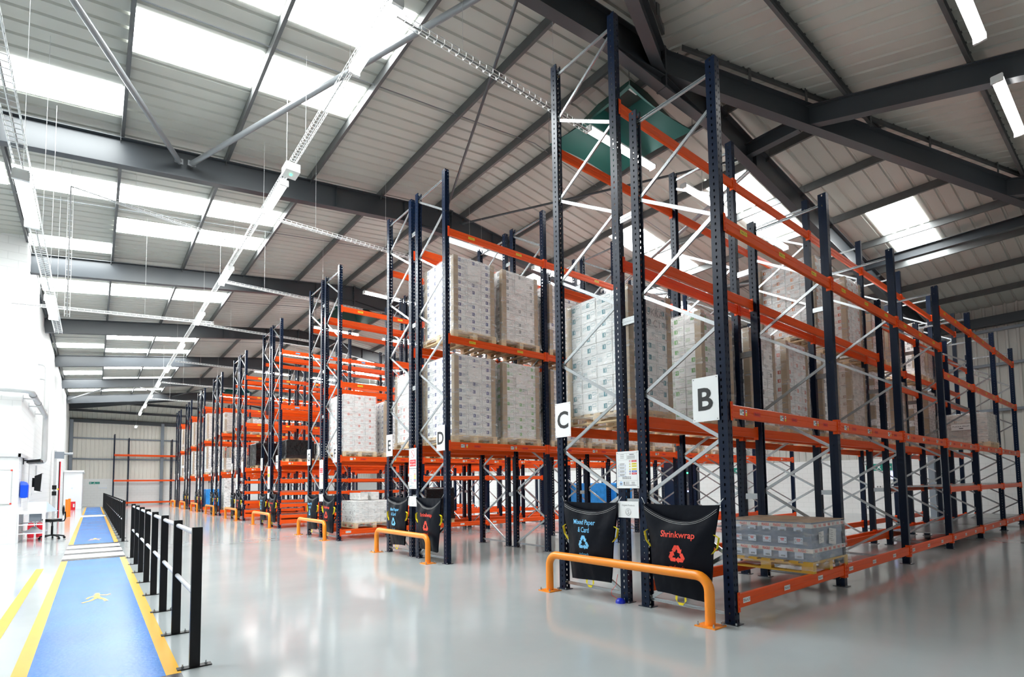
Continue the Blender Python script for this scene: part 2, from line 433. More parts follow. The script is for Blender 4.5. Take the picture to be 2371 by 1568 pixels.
# far and right walls: white blockwork below, cladding above
b = MB(); b.bx(-2, 26.4, YF, YF+.2, 0, 2.42); struct(b.obj('wall_far', 'blockwork'))
clad_wall('wall_far.001', (-2, YF+.02, 0), (26.4, YF+.02, 0), 2.42, 8.2, 'clad', (0, -1, 0))
b = MB(); b.bx(XE, XE+.2, YN, YF, 0, 2.36); struct(b.obj('wall_right', 'blockwork'))
clad_wall('wall_right.001', (XE+.02, YF, 0), (XE+.02, YN, 0), 2.36, 8.2, 'grey_clad', (-1, 0, 0))
b = MB(); b.bx(-9.2, 26.4, YN-.2, YN, 0, 7.6); struct(b.obj('wall_near', 'white_wall'))
b = MB(); b.bx(-9.2, -9, YN, 20.6, 0, 8.1); struct(b.obj('wall_left', 'white_wall'))
b = MB()
b.loft([[(x, YY, 0), (x, YY, zmain(x)+.05)] for x, YY in ((-9, 20.3), (-1.66, 20.3), (-1.66, 24.6), (XW, 24.6), (XW, YF), (-2.2, YF), (-2.2, 20.7), (-9, 20.7))], 0, False, False)
struct(b.obj('wall_left.001', 'blockwork'))
b = MB()
b.bx(-9, -1.62, 20.24, 20.3, 2.44, 2.54); b.bx(-1.68, -1.60, 20.24, 24.9, 2.44, 2.54)
struct(b.obj('trim_1', 'rail_grey'))
b = MB()
for z in (4.2, 6.06, 7.5): b.bx(-1.75, 26.1, YF-.14, YF-.04, z-.06, z+.06)
struct(b.obj('trim_2', 'grey_steel'))
b = MB()
for z in (4.0, 5.7, 7.0): b.bx(XE-.14, XE-.04, YN, YF, z-.05, z+.05)
struct(b.obj('trim_3', 'grey_steel'))

I_ = lambda w, h, t=.014: [(-w/2, -h/2), (w/2, -h/2), (w/2, -h/2+t), (t/2, -h/2+t), (t/2, h/2-t), (w/2, h/2-t), (w/2, h/2), (-w/2, h/2), (-w/2, h/2-t), (-t/2, h/2-t), (-t/2, -h/2+t), (-w/2, -h/2+t)]
Z_ = [(-.005, -.1), (.055, -.1), (.055, -.092), (.003, -.092), (.003, .092), (.055, .092), (.055, .1), (-.005, .1)]
RC = 0.52                                  # rafter centre below the sheet
for k, y in enumerate(PORT):
    xl = -9 if k < 2 else XW
    b = MB()
    b.prof((xl, y, zmain(xl)-RC), (XR, y, ZR-RC), I_(.2, .6, .02)); b.prof((XR, y, ZR-RC), (26.0, y, zmain(26.0)-RC), I_(.2, .6, .02))
    zc = ZR-RC-.3                          # apex haunch
    b.loft([[(XR-1.7, y-s, zmain(XR-1.7)-RC-.29), (XR, y-s, ZR-RC), (XR+1.7, y-s, zmain(XR+1.7)-RC-.29), (XR, y-s, zc-.22)] for s in (-.008, .008)])
    for s in (-1, 1): b.prof((XR+s*1.7, y, zmain(XR+1.7)-RC-.29), (XR, y, zc-.22), [(-.1, -.01), (.1, -.01), (.1, .01), (-.1, .01)])
    b.bx(XR-.025, XR+.025, y-.11, y+.11, zc-.24, ZR-RC+.31)
    for s in (-1, 1):
        for x in (1.6, 3.6):               # web stiffeners
            b.bx(XR+s*x-.006, XR+s*x+.006, y-.095, y+.095, zmain(XR+x)-RC-.29, zmain(XR+x)-RC+.29)
        for i in range(5):
            b.bx(XR+s*.03-.01, XR+s*.03+.01, y-.09, y-.06, zc+.05+i*.14, zc+.08+i*.14)
    struct(b.obj('roof_beam', 'steel'))
    b = MB(); b.prof((XE-.22, y, 0), (XE-.22, y, zmain(XE)-.3), I_(.2, .36, .02), up=(1, 0, 0)); struct(b.obj('column', 'grey_steel'))
for x in (-1.62, 5.06, 12.0, 19.0):
    b = MB(); b.prof((x, YF-.16, 0), (x, YF-.16, zhip(YF)-.1), I_(.24, .3, .02), up=(0, 1, 0)); struct(b.obj('column', 'grey_steel'))
PX = [8.02, 6.15, 4.2, 2.25, .27, -1.70, -3.65, -5.6, 8.92, 10.8, 12.74, 14.68, 16.63, 18.62, 20.57, 22.5, 24.4]
for x in PX:
    dy = SL*abs(x-XR)/HS
    b = MB(); z = zmain(x)-.105
    ya = AN-dy if x > XW else YN
    yb = min(YF, AF+dy) if x > XW else 20.3
    b.prof((x, ya, z), (x, yb, z), Z_)
    for y in PORT:
        if ya-.5 < y < yb: b.bx(x-.012, x-.004, y-.1, y+.1, z-.2, z+.06)
    struct(b.obj('roof_beam', 'purlin'))
for y in (3.65, 1.76, -.13, -2.0, 54.1, 56.0, 57.9):
    dd = max(AN-y, y-AF)*HS/SL
    b = MB(); z = zhip(y)-.105
    xa = XR-dd
    if y > 20: xa = max(XW, xa)
    b.prof((xa, y, z), (min(26.1, XR+dd), y, z), Z_)
    struct(b.obj('roof_beam', 'purlin' if y < 20 else 'steel'))
# hip rafters, jack rafters and struts
def ibeam(p0, p1, w, h, m='steel'):
    b = MB(); b.prof(p0, p1, I_(w, h, .018)); return struct(b.obj('roof_beam', m))
for s in (-1, 1):
    dx = 17.4 if s > 0 else 17.4
    ibeam((XR, Y0, ZR-RC), (XR+s*dx, Y0-dx*SL/HS, ZR-RC-SL*dx), .2, .5)
    dx2 = 10.2 if s < 0 else 17.4
    ibeam((XR, 52.18, ZR-RC), (XR+s*dx2, 52.18+min(7.7, dx2*SL/HS), ZR-RC-SL*dx2), .2, .45)
    x = XR+s*3.3
    yh = AN-3.3*SL/HS
    ibeam((x, yh, zhip(yh)-.44), (x, YN, zhip(YN)-.44), .2, .42)
    ibeam((XR+s*3.3, yh, zmain(x)-.55), (XR+s*3.3, Y0, zmain(x)-.55), .18, .3)
    ibeam((XR+s*11.0, AN-11*SL/HS, zmain(XR+11)-.36), (XR+s*11.0, Y0, zmain(XR+11)-.36), .18, .28)
    x = XR+s*8.8
    if s > 0: ibeam((x, AN-8.8*SL/HS, zhip(AN-8.8*SL/HS)-.44), (x, YN, zhip(YN)-.44), .2, .42)
# gutter member with cleats lying on each near hip rafter
for s in (-1, 1):
    b = MB(); pt = lambda q, o, z: (XR+s*q, Y0-q*SL/HS-o, ZR-SL*q+z)
    b.prof(pt(.3, .16, -.13), pt(17.3, .16, -.13), [(-.01, -.1), (.05, -.1), (.05, -.09), (0, -.09), (0, .09), (.05, .09), (.05, .1), (-.01, .1)])
    for q in (.9, 1.7, 3.0, 4.6, 6.2, 8.2, 10.4, 12.6, 14.8): b.prof(pt(q, .2, -.36), pt(q, .2, -.02), [(-.04, -.012), (.04, -.012), (.04, .012), (-.04, .012)], up=(0, 1, 0))
    struct(b.obj('roof_beam', 'purlin'))
# eave beams
b = MB(); b.bx(XE-.3, XE-.05, YN, YF, 7.15, 7.5); struct(b.obj('trim_4', 'steel'))
b = MB(); b.bx(XW+.02, 26, YF-.3, YF-.05, 7.45, 7.75); struct(b.obj('trim_5', 'steel'))
def strut(p0, p1, r, m):
    zz = lambda x: zmain(x)-RC
    b = MB(); b.tube([(p0[0], p0[1], zz(p0[0])), (p1[0], p1[1], zz(p1[0]))], r, 12)
    for p, q in ((p0, p1), (p1, p0)):
        d = Vector((q[0]-p[0], q[1]-p[1], 0)).normalized()
        b.box((p[0]+d.x*.06, p[1]+d.y*.06, zz(p[0])), (.16, .02, .12))
    return struct(b.obj('roof_beam', m, smooth=.6))
P0, P1 = PORT[0]+.12, PORT[1]-.12
strut((1.32, P1), (-2.0, P0), .055, 'tube'); strut((1.52, P1), (4.75, P0), .055, 'tube')
strut((8.15, P1), (5.0, P0), .03, 'steel'); strut((8.75, P1), (12.0, P0), .03, 'steel')
strut((15.6, P1), (12.4, P0), .055, 'tube'); strut((15.8, P1), (19.3, P0), .055, 'tube')
strut((1.4, PORT[5]+.12), (-1.6, PORT[6]-.12), .055, 'tube'); strut((1.6, PORT[5]+.12), (4.8, PORT[6]-.12), .04, 'tube')
strut((8.2, PORT[5]+.12), (5.0, PORT[6]-.12), .03, 'steel')
# sag rods between purlins
for k in range(6):
    y = PORT[k]+3.75
    b = MB(); xl = -9 if k < 1 else XW
    b.tube([(xl, y, zmain(xl)-.12), (XR, y, ZR-.12)], .011, 6); b.tube([(XR, y, ZR-.12), (26, y, zmain(26)-.12)], .011, 6)
    struct(b.obj('roof_beam', 'tube'))

# rooflights; some far ones are added to brighten that end
NW = [0]
def rooflight(x0, x1, y0, y1):
    NW[0] += 1
    b = MB()
    b.loft([[(x, y, zmain(x)-.012) for y in (y0, y1)]+[(x, y, zmain(x)-.004) for y in (y1, y0)] for x in (x0, x1)], 0)
    o = struct(b.obj('window_%d' % NW[0], 'skylight'))
C0, C1, C2 = (-1.70, .24), (.31, 2.22), (2.33, 4.16)
for cols, y0, y1 in [((C1, C2), 7.68, 8.86), ((C1, C2), 9.83, 10.88), ((C0,), 11.97, 12.95), ((C0, C1, C2), 16.0, 17.02), ((C1, C2), 18.06, 19.1), ((C0,), 20.15, 21.0),
                     ((C0, C1, C2), 24.2, 25.6), ((C1, C2), 32.2, 33.4), ((C0,), 34.6, 35.6), ((C1, C2), 35.7, 36.6), ((C1, C2), 40.6, 41.8), ((C0,), 42.6, 43.9), ((C1, C2), 45.2, 46.1), ((C1, C2), 48.0, 49.2), ((C1, C2), 50.7, 51.5), ((C0,), 50.4, 51.4)]:  # short paired strips around the last long pair added to brighten end wall
    for c in cols: rooflight(*c, y0, y1)
for x0, x1 in ((-5.5, -3.75), (-3.55, -1.8)):
    for y0 in (7.7, 9.83, 16.0): rooflight(x0, x1, y0, y0+1.05)
R1, R2, R3, R4 = (12.8, 14.62), (14.74, 16.57), (16.98, 18.56), (18.7, 20.5)
for cols, y0, y1 in [((R3, R4), 3.84, 4.93), ((R1, R2), 6.42, 7.5), ((R1, R2), 9.95, 11.0), ((R3, R4), 12.0, 13.0), ((R1, R2), 14.6, 15.7), ((R1, R2), 18.0, 19.1), ((R3, R4), 20.0, 21.0),
                     ((R1, R2), 22.4, 23.5), ((R1, R2), 26.0, 27.1), ((R1, R2), 31.0, 32.1), ((R1, R2), 34.5, 35.6), ((R1, R2), 39.5, 40.6), ((R1, R2), 46.0, 47.1), ((R3, R4), 24.0, 25.1), ((R3, R4), 28.2, 29.3), ((R3, R4), 33.0, 34.1), ((R3, R4), 37.6, 38.7), ((R3, R4), 42.0, 43.1), ((R3, R4), 45.9, 47.0), ((R1, R2), 49.6, 50.7), ((R3, R4), 49.6, 50.7)]:  # outer strips on this line and last inner pair: unseen, added for light
    for c in cols: rooflight(*c, y0, y1)

# floor markings
def paint(nm, m, x0, x1, y0, y1, t=.003):
    b = MB(); b.bx(x0, x1, y0, y1, 0, t); return struct(b.obj(nm, m))
paint('floor_marking', 'lane_blue', -.375, .495, 5.08, 14.42)
paint('floor_marking', 'lane_blue', -.375, .50, 18.6, 36.4); paint('floor_marking', 'lane_blue', -.375, .50, 39.6, 56)
for y0, y1 in ((5.08, 14.42), (18.6, 36.4), (39.6, 56)):
    paint('floor_marking', 'lane_yellow', .495, .60, y0, y1); paint('floor_marking', 'lane_yellow', -.48, -.375, y0-1.6 if y0 < 6 else y0, y1)
paint('floor_marking', 'lane_blue', -.375, .3, 3.2, 5.08)
paint('floor_marking', 'lane_yellow', -.80, -.69, 4.2, 13.4)
paint('floor_marking', 'zebra_dark', -.48, .60, 4.5, 5.08, .002)
for y in (14.42, 15.7, 16.95, 18.2): paint('floor_marking', 'zebra_dark', -.48, .6, y, y+.42, .0025)
for y in (14.86, 16.1, 17.35): paint('floor_marking', 'zebra_white', -.48, .6, y, y+.82)
paint('floor_marking', 'zebra_white', -.48, .6, 36.6, 38.6)
def walker(y0, h):
    # striding figure painted in yellow: body along the lane
    polys = [[(-.035, .80), (.0, .74), (.05, .74), (.075, .82), (.06, .92), (.0, .93)],
             [(-.02, .72), (.06, .72), (.09, .45), (.0, .40), (-.04, .48)],
             [(.05, .70), (.19, .60), (.27, .66), (.26, .72), (.19, .67), (.06, .76)],
             [(-.02, .70), (-.14, .58), (-.18, .42), (-.14, .40), (-.10, .55), (-.01, .62)],
             [(.0, .42), (.09, .46), (.17, .28), (.21, .06), (.14, .05), (.11, .24)],
             [(-.03, .46), (.05, .42), (-.06, .22), (-.22, .08), (-.25, .14), (-.12, .25)]]
    b = MB()
    for p in polys:
        n = len(p)
        b.add([(.07+x*.62, y0+y*h, .0035) for x, y in p]+[(.07+x*.62, y0+y*h, .0055) for x, y in p], [tuple(range(n, 2*n))]+[(i, (i+1) % n, n+(i+1) % n, n+i) for i in range(n)])
    return struct(b.obj('floor_marking', 'lane_yellow'))
walker(8.9, .85); walker(19.7, .9)

# ------------------------------------------------------------------ lights and cable trays
def batten_meshes(L):
    d = MB(); pr = [(-.075, .02), (-.06, -.045), (-.03, -.06), (.03, -.06), (.06, -.045), (.075, .02)]
    d.prof((-L/2+.04, 0, 0), (L/2-.04, 0, 0), pr)
    h = MB(); h.bx(-L/2, L/2, -.07, .07, .02, .06); h.bx(-.25, .25, -.045, .045, .06, .10)
    e = MB(); e.bx(-.022, .022, -.078, .078, -.06, .05)
    e = e.mesh('end_cap', ['galv_white'])
    return [('diffuser', d.mesh('diffuser', ['led']), 0), ('housing', h.mesh('housing', ['galv_white']), 0), ('end_cap', e, L/2-.022), ('end_cap', e, .022-L/2)]
BT = {L: batten_meshes(L) for L in (1.45, 2.2)}
BTS = [(n, me.copy(), dx) if n == 'diffuser' else (n, me, dx) for n, me, dx in BT[2.2]]
BTS[0][1].materials[0] = MATS['led_soft']
def light(x, y, z, L, rz, label, group, wire=.118, soft=0):
    t = thing('batten_light', label, 'ceiling light', (x, y, z), rz, group)
    for n, me, dx in (BT[L] if soft == 0 else BTS): put(n, me, t, (dx, 0, 0))
    for q in (-.1, .1):
        w = MB(); w.tube([(0, 0, .09), (0, 0, wire)], .003, 5); w.obj('hanging_wire', 'duct', t, (q*L, 0, 0))
for i, y in enumerate((6.43, 11.45, 16.65, 21.5, 26.6, 31.7, 36.8, 41.9, 46.9, 51.9)):  # last two battens added to brighten the far end
    light(2.84, y, 7.6, 1.45, PI/2, 'glowing batten light over the open aisle beside the racks, %s from the camera' % ORD[i], 'lights over the open aisle')
light(2.84, 56.8, 7.0, 1.45, PI/2, 'last batten light, its glow added, hanging nearest the far end wall', 'lights over the open aisle', zroof(2.84, 56.8)-7.1)  # unlit fixture given a glow to brighten the far end wall
for i, y in enumerate((8.7, 13.65)):
    light(-.74, y, 5.1, 1.45, PI/2, ('nearer' if i == 0 else 'farther')+' glowing batten light hanging low by the white wall', 'lights by the white wall')
AI = [(7.0, 8.75, 'between racks C and D'), (12.62, 8.6, 'between racks E and F'), (18.4, 8.75, 'between racks G and H'), (24.2, 8.85, 'in the fourth aisle from the camera'), (29.9, 8.8, 'in the fifth aisle from the camera'), (35.5, 8.8, 'in the sixth aisle from the camera'), (41.2, 8.8, 'in the seventh aisle from the camera'), (46.9, 8.8, 'in the eighth aisle from the camera'), (54.8, 8.0, 'added in the last aisle to brighten the end wall')]  # last row is added, mostly hidden by racks, to light the end wall
for y, z, w in AI:
    for i, x in enumerate((8.82, 12.2, 15.6)):
        zz = min(z, zmain(x)-.55)
        light(x, y, zz, 2.2, 0, 'glowing batten light %s, %s along that aisle' % (w, ORD[i]), 'lights over the rack aisles', .19 if y < 8 and x < 9 else zroof(x, y)-zz-.1)
for i, x in enumerate((9.0, 12.42, 15.85)):
    light(x, 1.36, [8.0, 8.0, 7.9][i], 2.2, 0, 'large glowing batten light in the top right roof corner, %s from the left' % ORD[i], 'lights over the nearest aisle', .6, 1)

def basket(pts, w, h, step, rw=.0035):
    # wire basket tray following straight points
    b = MB()
    for p, q in zip(pts[:-1], pts[1:]):
        p, q = Vector(p), Vector(q); d = (q-p); L = d.length; d.normalize()
        s = d.cross(Vector((0, 0, 1)))
        if s.length < .1: s = Vector((1, 0, 0))
        s.normalize(); u = s.cross(d)
        cor = [(-w/2, h), (-w/2, 0), (0, 0), (w/2, 0), (w/2, h)]
        for a, c in cor: b.prof(p+s*a+u*c, q+s*a+u*c, [(-rw, -rw), (rw, -rw), (rw, rw), (-rw, rw)])
        n = int(L/step)
        for i in range(n+1):
            o = p+d*(i*step)
            for (a, c), (e, f) in zip([cor[0], cor[1], cor[3]], [cor[1], cor[3], cor[4]]):
                b.prof(o+s*a+u*c, o+s*e+u*f, [(-rw, -rw), (rw, -rw), (rw, rw), (-rw, rw)], up=tuple(d))
    return b
def tray(pts, label, w=.11, h=.06, step=.1, hang=()):
    b = basket(pts, w, h, step)
    t = b.obj('cable_tray', 'galv_white'); tag(t, label, 'cable tray', 'wire cable trays')
    for x, y, z in hang:
        hb = MB(); hb.tube([(x, y, z), (x, y, zroof(x, y)-.1)], .003, 5); hb.obj('hanging_wire', 'duct', t)
    cb = MB(); p, q = Vector(pts[0]), Vector(pts[1]); cb.tube([p+Vector((0, 0, .02)), q+Vector((0, 0, .02))], .012, 6); cb.obj('cable', 'ink_grey', t)
    return t
MAINTRAY = tray([(2.84, 4.5, 7.72), (2.84, 53.5, 7.72)], 'long wire cable tray carrying the light row over the open aisle', hang=[(2.84, y, 7.75) for y in (5.6, 7.3, 9.4, 10.6, 12.4, 15.6, 17.6, 20.6, 23, 28, 34, 40)])
tray([(-.74, 5.0, 5.22), (-.74, 16.3, 5.22)], 'wire cable tray carrying the low lights by the white wall', w=.14, hang=[(-.74, y, 5.25) for y in (8.2, 11, 13, 15.2)])
for i, (y, x1, z) in enumerate(((6.0, 6.6, 7.65), (12.4, 7.0, 7.6), (17.2, 7.2, 7.6), (22.3, 7.2, 7.6), (29.6, 7.0, 7.6), (36.0, 7.0, 7.6), (43.0, 7.0, 7.6))):
    tray([(2.95, y, z), (x1, y, z)], 'wire cable tray crossing under the roof, %s from the camera' % ORD[i], w=.09, step=.12, hang=[(4.0, y, z), (5.8, y, z)])
tray([(-.55, 14.6, 8.1), (2.7, 14.6, 7.75)], 'upper wire tray crossing from the aisle lights to the wall lights', w=.09, step=.12, hang=[(.6, 14.6, 7.97)])
tray([(-.55, 14.6, 8.1), (-.55, 14.9, 5.3)], 'vertical wire tray dropping to the low lights by the white wall', w=.09, step=.12, hang=[(-.55, 14.62, 8.1)])
tray([(-1.7, 17.6, 6.1), (2.7, 17.6, 6.4)], 'lower wire tray crossing from the white wall to the aisle lights', w=.07, step=.14, hang=[(1.0, 17.6, 6.28)])
b = MB(); b.bx(-.13, .13, -.16, .16, -.16, .0)
t = b.obj('control_box', 'galv_white', MAINTRAY, (2.84, 10.3, 7.7165)); t['label'] = 'small white control box with green light'
b = MB(); b.bx(-.02, .02, -.02, .02, -.175, -.16); b.obj('indicator_light', 'green_led', t)

# smoke vent sheeting under the ridge
def vent(y, k, lab, x0=7.65, x1=9.75, d=2.2):
    t = thing('sheeted_vent', lab, 'roof vent', (0, 0, 0), 0, 'teal sheeted ridge vents')
    zb, zt = 8.95, 9.75
    b = MB()
    xa, xb, ya, yb = x0+.75, x1-.75, y+.55, y+d-.75
    out = [(x0, y), (x1, y), (x1, y+d), (x0, y+d)]; inn = [(xa, ya), (xb, ya), (xb, yb), (xa, yb)]
    N = 8
    r0, r1, r2 = [], [], []
    for (a, c), (e, f) in zip(zip(out, inn), zip(out[1:]+out[:1], inn[1:]+inn[:1])):
        for i in range(N):
            s = i/N; sag = 4*s*(1-s)
            ox, oy = a[0]+(e[0]-a[0])*s, a[1]+(e[1]-a[1])*s; ix, iy = c[0]+(f[0]-c[0])*s, c[1]+(f[1]-c[1])*s
            r0.append((ox+(ix-ox)*.12*sag, oy+(iy-oy)*.12*sag, zb)); r1.append(((ox+ix)/2, (oy+iy)/2, zb+.28-.05*sag)); r2.append((ix, iy, zt))
    b.loft([r0, r1, r2], 0, True, False)
    b.loft([[(p[0], p[1], p[2]+.012) for p in r] for r in (r0, r1, r2)], 0, True, False)
    b.obj('teal_sheet', 'net', t, smooth=1.0)
    b = MB(); b.bx(xa, xb, ya, yb, zt, zt+.02); b.obj('opening_shade', 'vent_shade', t)  # solid dark panel: shade of the opening put into its colour
    b = MB(); b.bx(xa+.1, xa+.4, ya+.1, ya+.16, zt-.03, zt); b.obj('vent_catch', 'galv_white', t)
    for x, yy in out:
        b = MB(); b.tube([(x, yy, zb), (x, yy, zroof(x, yy)-.15)], .006, 5); b.obj('tie_wire', 'galv', t)
vent(PORT[0]+.15, 0, 'teal sheeted vent under the ridge above racks B and C')
vent(PORT[2]+.15, 1, 'teal sheeted vent under the ridge beyond rack G')
vent(PORT[5]+.6, 2, 'teal sheeted vent under the ridge at the far end')

# ------------------------------------------------------------------ pallet racks
X0 = 5.283
def post_mesh(H, s):
    # open C section, web on the s side (y), returns and lips behind
    w, d, t, l = .048, .055, .004, .022
    pr = [(-w, d), (w, d), (w, -d), (w-l, -d), (w-l, -d+t), (w-t, -d+t), (w-t, d-t), (-w+t, d-t), (-w+t, -d+t), (-w+l, -d+t), (-w+l, -d), (-w, -d)]
    pr = [(x, y*s) for x, y in pr]
    if s < 0: pr.reverse()
    b = MB(); b.loft([[(x, y, z) for x, y in pr] for z in (.008, H)])
    return b.mesh('post', ['post'])
_pm = {}
def pm(H, s):
    k = (round(H, 3), s)
    if k not in _pm: _pm[k] = post_mesh(H, s)
    return _pm[k]
bpl = MB(); bpl.bx(-.07, .07, -.09, .09, 0, .008)
for sx, sy in ((-.058, -.075), (.058, .075)): bpl.cyl((sx, sy, .008), .009, .02, 8, 1)
BASE = bpl.mesh('base_plate', ['navy', 'galv'])
_br = {}
def brace_mesh(dy, dz):
    k = (round(dy, 3), round(dz, 3))
    if k not in _br:
        b = MB(); p = [(-.011, -.02), (.011, -.02), (.011, -.012), (-.004, -.012), (-.004, .012), (.011, .012), (.011, .02), (-.011, .02)]
        b.prof((0, 0, 0), (0, dy, dz), p, up=(0, 0, 1) if abs(dz) < .01 else (0, -dz, dy))
        for q in ((0, 0, 0), (0, dy, dz)): b.tube([(-.045, q[1], q[2]), (.045, q[1], q[2])], .009, 8, 1)
        _br[k] = b.mesh('brace', ['galv', 'hinge_gold'])
    return _br[k]
_bm = {}
def beam_mesh(L, h, s):
    # step beam with a shallow groove, end connectors hooked over the posts
    k = (round(L, 3), h, s)
    if k not in _bm:
        b = MB(); e = h/2
        pr = [(-.025, -e+.006), (-.019, -e), (.019, -e), (.025, -e+.006), (.025, -.012), (.021, -.006), (.021, .006), (.025, .012), (.025, e-.006), (.019, e), (-.019, e), (-.025, e-.006), (-.025, .012), (-.021, .006), (-.021, -.006), (-.025, -.012)]
        b.loft([[(x, y, z) for y, z in pr] for x in (-L/2, L/2)])
        for q in (-1, 1):
            x = q*L/2
            b.bx(x-.002, x+.004*q+.002, -.03, .03, -e-.035, e+.03)
            b.bx(x, x+q*.046, s*.030, s*.037, -e-.035, e+.03)
            for z in (-.07, -.02, .03, .08): b.bx(x+q*.018, x+q*.03, s*.037, s*.041, z-.012, z+.012, 1)
        _bm[k] = b.mesh('beam', ['orange', 'label_red'])
    return _bm[k]
def label_mesh(kind, code):
    # plates stuck on beams, drawn in x (right) / z (up)
    b = MB(); fn = lambda d: (lambda x, y: (x, -d, y))
    f1, f2, f3 = fn(.0008), fn(.0016), fn(.0024)
    if kind == 'floor':
        b.flat(rect(0, 0, .15, .055), f1, 0); b.flat(text(code, .03, .105), f2, 1)
        for s in (-1, 1):
            b.flat(rect(s*.063, -.004, .004, .022), f2, 1); b.flat(tri(s*.063, .01, .008), f2, 1)
        return b.mesh('location_label', ['sign_white', 'ink'])
    if kind in ('yellow', 'red', 'green', 'blue'):
        b.flat(rect(0, 0, .16, .05), f1, 0)
        if code: b.flat(text(code, .026, .10), f2, 1)
        for s in (-1, 1): b.flat(rect(s*.068, 0, .004, .024), f2, 1)
        return b.mesh('location_label', ['label_'+kind, 'ink'])
    b.flat(rect(-.045, 0, .09, .065), f1, 0); b.flat(rect(.017, .0, .034, .065), f1, 2); b.flat(rect(.0505, .016, .033, .033), f1, 0); b.flat(rect(.0505, -.0165, .033, .032), f1, 3)
    for i in range(7): b.flat(rect(-.082+i*.006+(i % 3)*.001, .004, .0025, .034), f2, 1)
    b.flat(rect(-.02, .018, .03, .016), f2, 1)
    for i in range(3): b.flat(rect(-.028+i*.016, -.018, .011, .014), f2, 1)
    b.flat(rect(.05, .016, .018, .012), f2, 1)
    return b.mesh('stock_label', ['sign_white', 'ink', 'label_red', 'label_yellow'])
_lm = {}
def lm(kind, code=''):
    if (kind, code) not in _lm: _lm[(kind, code)] = label_mesh(kind, code)
    return _lm[(kind, code)]
_dm = {}
def deck_mesh(L, d):
    if (L, d) not in _dm:
        b = MB(); n = max(3, int(L/.3)); w = L/n
        for i in range(n):
            b.bx(-L/2+i*w+.003, -L/2+(i+1)*w-.003, -d/2, d/2, 0, .022)
        _dm[(L, d)] = b.mesh('deck', ['deck'])
    return _dm[(L, d)]

def rack(label, Yo, Yi, xs, heights, levels, letter='', per=2, decks=(), back=None, firstbay=9, text_rows=False, beam_h=.14, spacer_to=None, hi_c='yellow', partner=99):
    s = -1 if Yo < Yi else 1                 # side of the outer (aisle) face
    t = thing('pallet_rack', label, 'pallet rack', (X0, (Yo+Yi)/2, 0), 0, 'pallet racks')
    yo, yi = Yo-(Yo+Yi)/2, Yi-(Yo+Yi)/2
    dd = yo-yi
    for i, x in enumerate(xs):
        H = heights[0] if i == 0 else heights[1]
        for y, sg in ((yo, s), (yi, -s)):
            p = put('post', pm(H, sg), t, (x-X0, y, 0)); put('base_plate', BASE, p)
        # zig-zag bracing
        e = .03*(1 if dd > 0 else -1)
        ya, yb = yi+e, yo-e; z = .1; k = 0
        put('brace', brace_mesh(yb-ya, 0), t, (x-X0, ya, .1)); put('brace', brace_mesh(yb-ya, 0), t, (x-X0, ya, H-.15))
        while z+.62 < H-.1:
            put('brace', brace_mesh((yb-ya)*(1 if k % 2 == 0 else -1), .62), t, (x-X0, ya if k % 2 == 0 else yb, z)); z += .62; k += 1
        if spacer_to is not None:
            for z in [q for q in (1.25, 3.55, 4.9, 6.9) if q < min(H, partner)]:
                b = MB(); L = abs(spacer_to-Yi)-.118
                b.bx(-.03, .03, 0, L*(-s), -.045, .045); b.bx(-.034, .034, 0, L*(-s), -.01, .01)
                b.obj('row_spacer', 'galv', t, (x-X0, yi+.056*(-s), z))
    for i in range(len(xs)-1):
        xa, xb = xs[i], xs[i+1]; L = xb-xa-.104; xm = (xa+xb)/2-X0
        for zt, kind in levels(i):
            h = beam_h if kind != 'shelf' else .11
            for y, sg in ((yo+s*.032, s), (yi-s*.032, -s)):
                bo = put('beam', beam_mesh(L, h, sg), t, (xm, y, zt-h/2))
                if sg == -1 and y == yo+s*.032 and kind and letter is not None and i < firstbay:
                    bay = 6-i if letter in ('B', 'C') else 7-i
                    lv = {'floor': 'A', 'L1': 'B', 'L2': 'C', 'L3': 'D', 'shelf': 'A', 'hi': 'C'}[kind]
                    for q in range(per):
                        code = '%s%d%s%d' % (letter, bay, lv, per-q) if text_rows else ''
                        x = -L/2+L*(q+.26)/per if kind == 'L1' else -L/2+L*(q+.42)/per
                        if kind == 'floor':
                            if code: put('location_label', lm('floor', code), bo, (-L/2+L*(q+.16)/per, -.026, 0))
                        elif kind == 'L1':
                            put('stock_label', lm('stock'), bo, (x, -.026, 0)); put('location_label', lm('red', code), bo, (x+.3, -.026, 0))
                        elif kind in ('L2', 'L3', 'hi'):
                            put('location_label', lm(hi_c, code), bo, (x, -.026, 0))
            if (i, kind, round(zt, 2)) in decks or (i, round(zt, 2)) in decks:
                put('deck', deck_mesh(round(L, 3), round(abs(dd)-.02, 3)), t, (xm, (yo+yi)/2, zt))
    return t
def grid(p, n): return [X0+p*i for i in range(n+1)]
XB = grid(2.987, 6)
XD = [X0, 7.87]+[7.87+2.46*i for i in range(1, 6)]
L1, L2, L3, LF = 2.32, 4.40, 6.54, .30
def lvB(i):
    if i < 3: return [(LF, 'floor'), (L1, 'L1'), (L2, 'L2')]
    return [(LF, 'floor'), (1.31, 'shelf'), (L1, 'L1'), (3.82, 'hi'), (5.22, 'hi')]
rack('navy and orange pallet rack behind the white B sign, nearest the camera', 2.92, 3.99, XB, (6.22, 5.69), lvB, 'B', 3, decks=[(3, .3), (4, .3), (5, .3), (3, 1.31), (4, 1.31), (5, 1.31)], text_rows=True)
def lvC(i): return ([(LF, '')] if i > 0 else [])+[(L1, 'L1'), (L2, 'L2'), (L3, 'L3')]
rack('tall navy and orange pallet rack behind the white C sign', 5.42, 4.31, XB, (7.77, 7.22), lvC, 'C', 3, spacer_to=3.99, partner=5.6)
def lvD(i): return ([(LF, '')] if i > 3 else [])+[(L1, 'L1'), (L2, 'L2'), (L3, 'L3')]
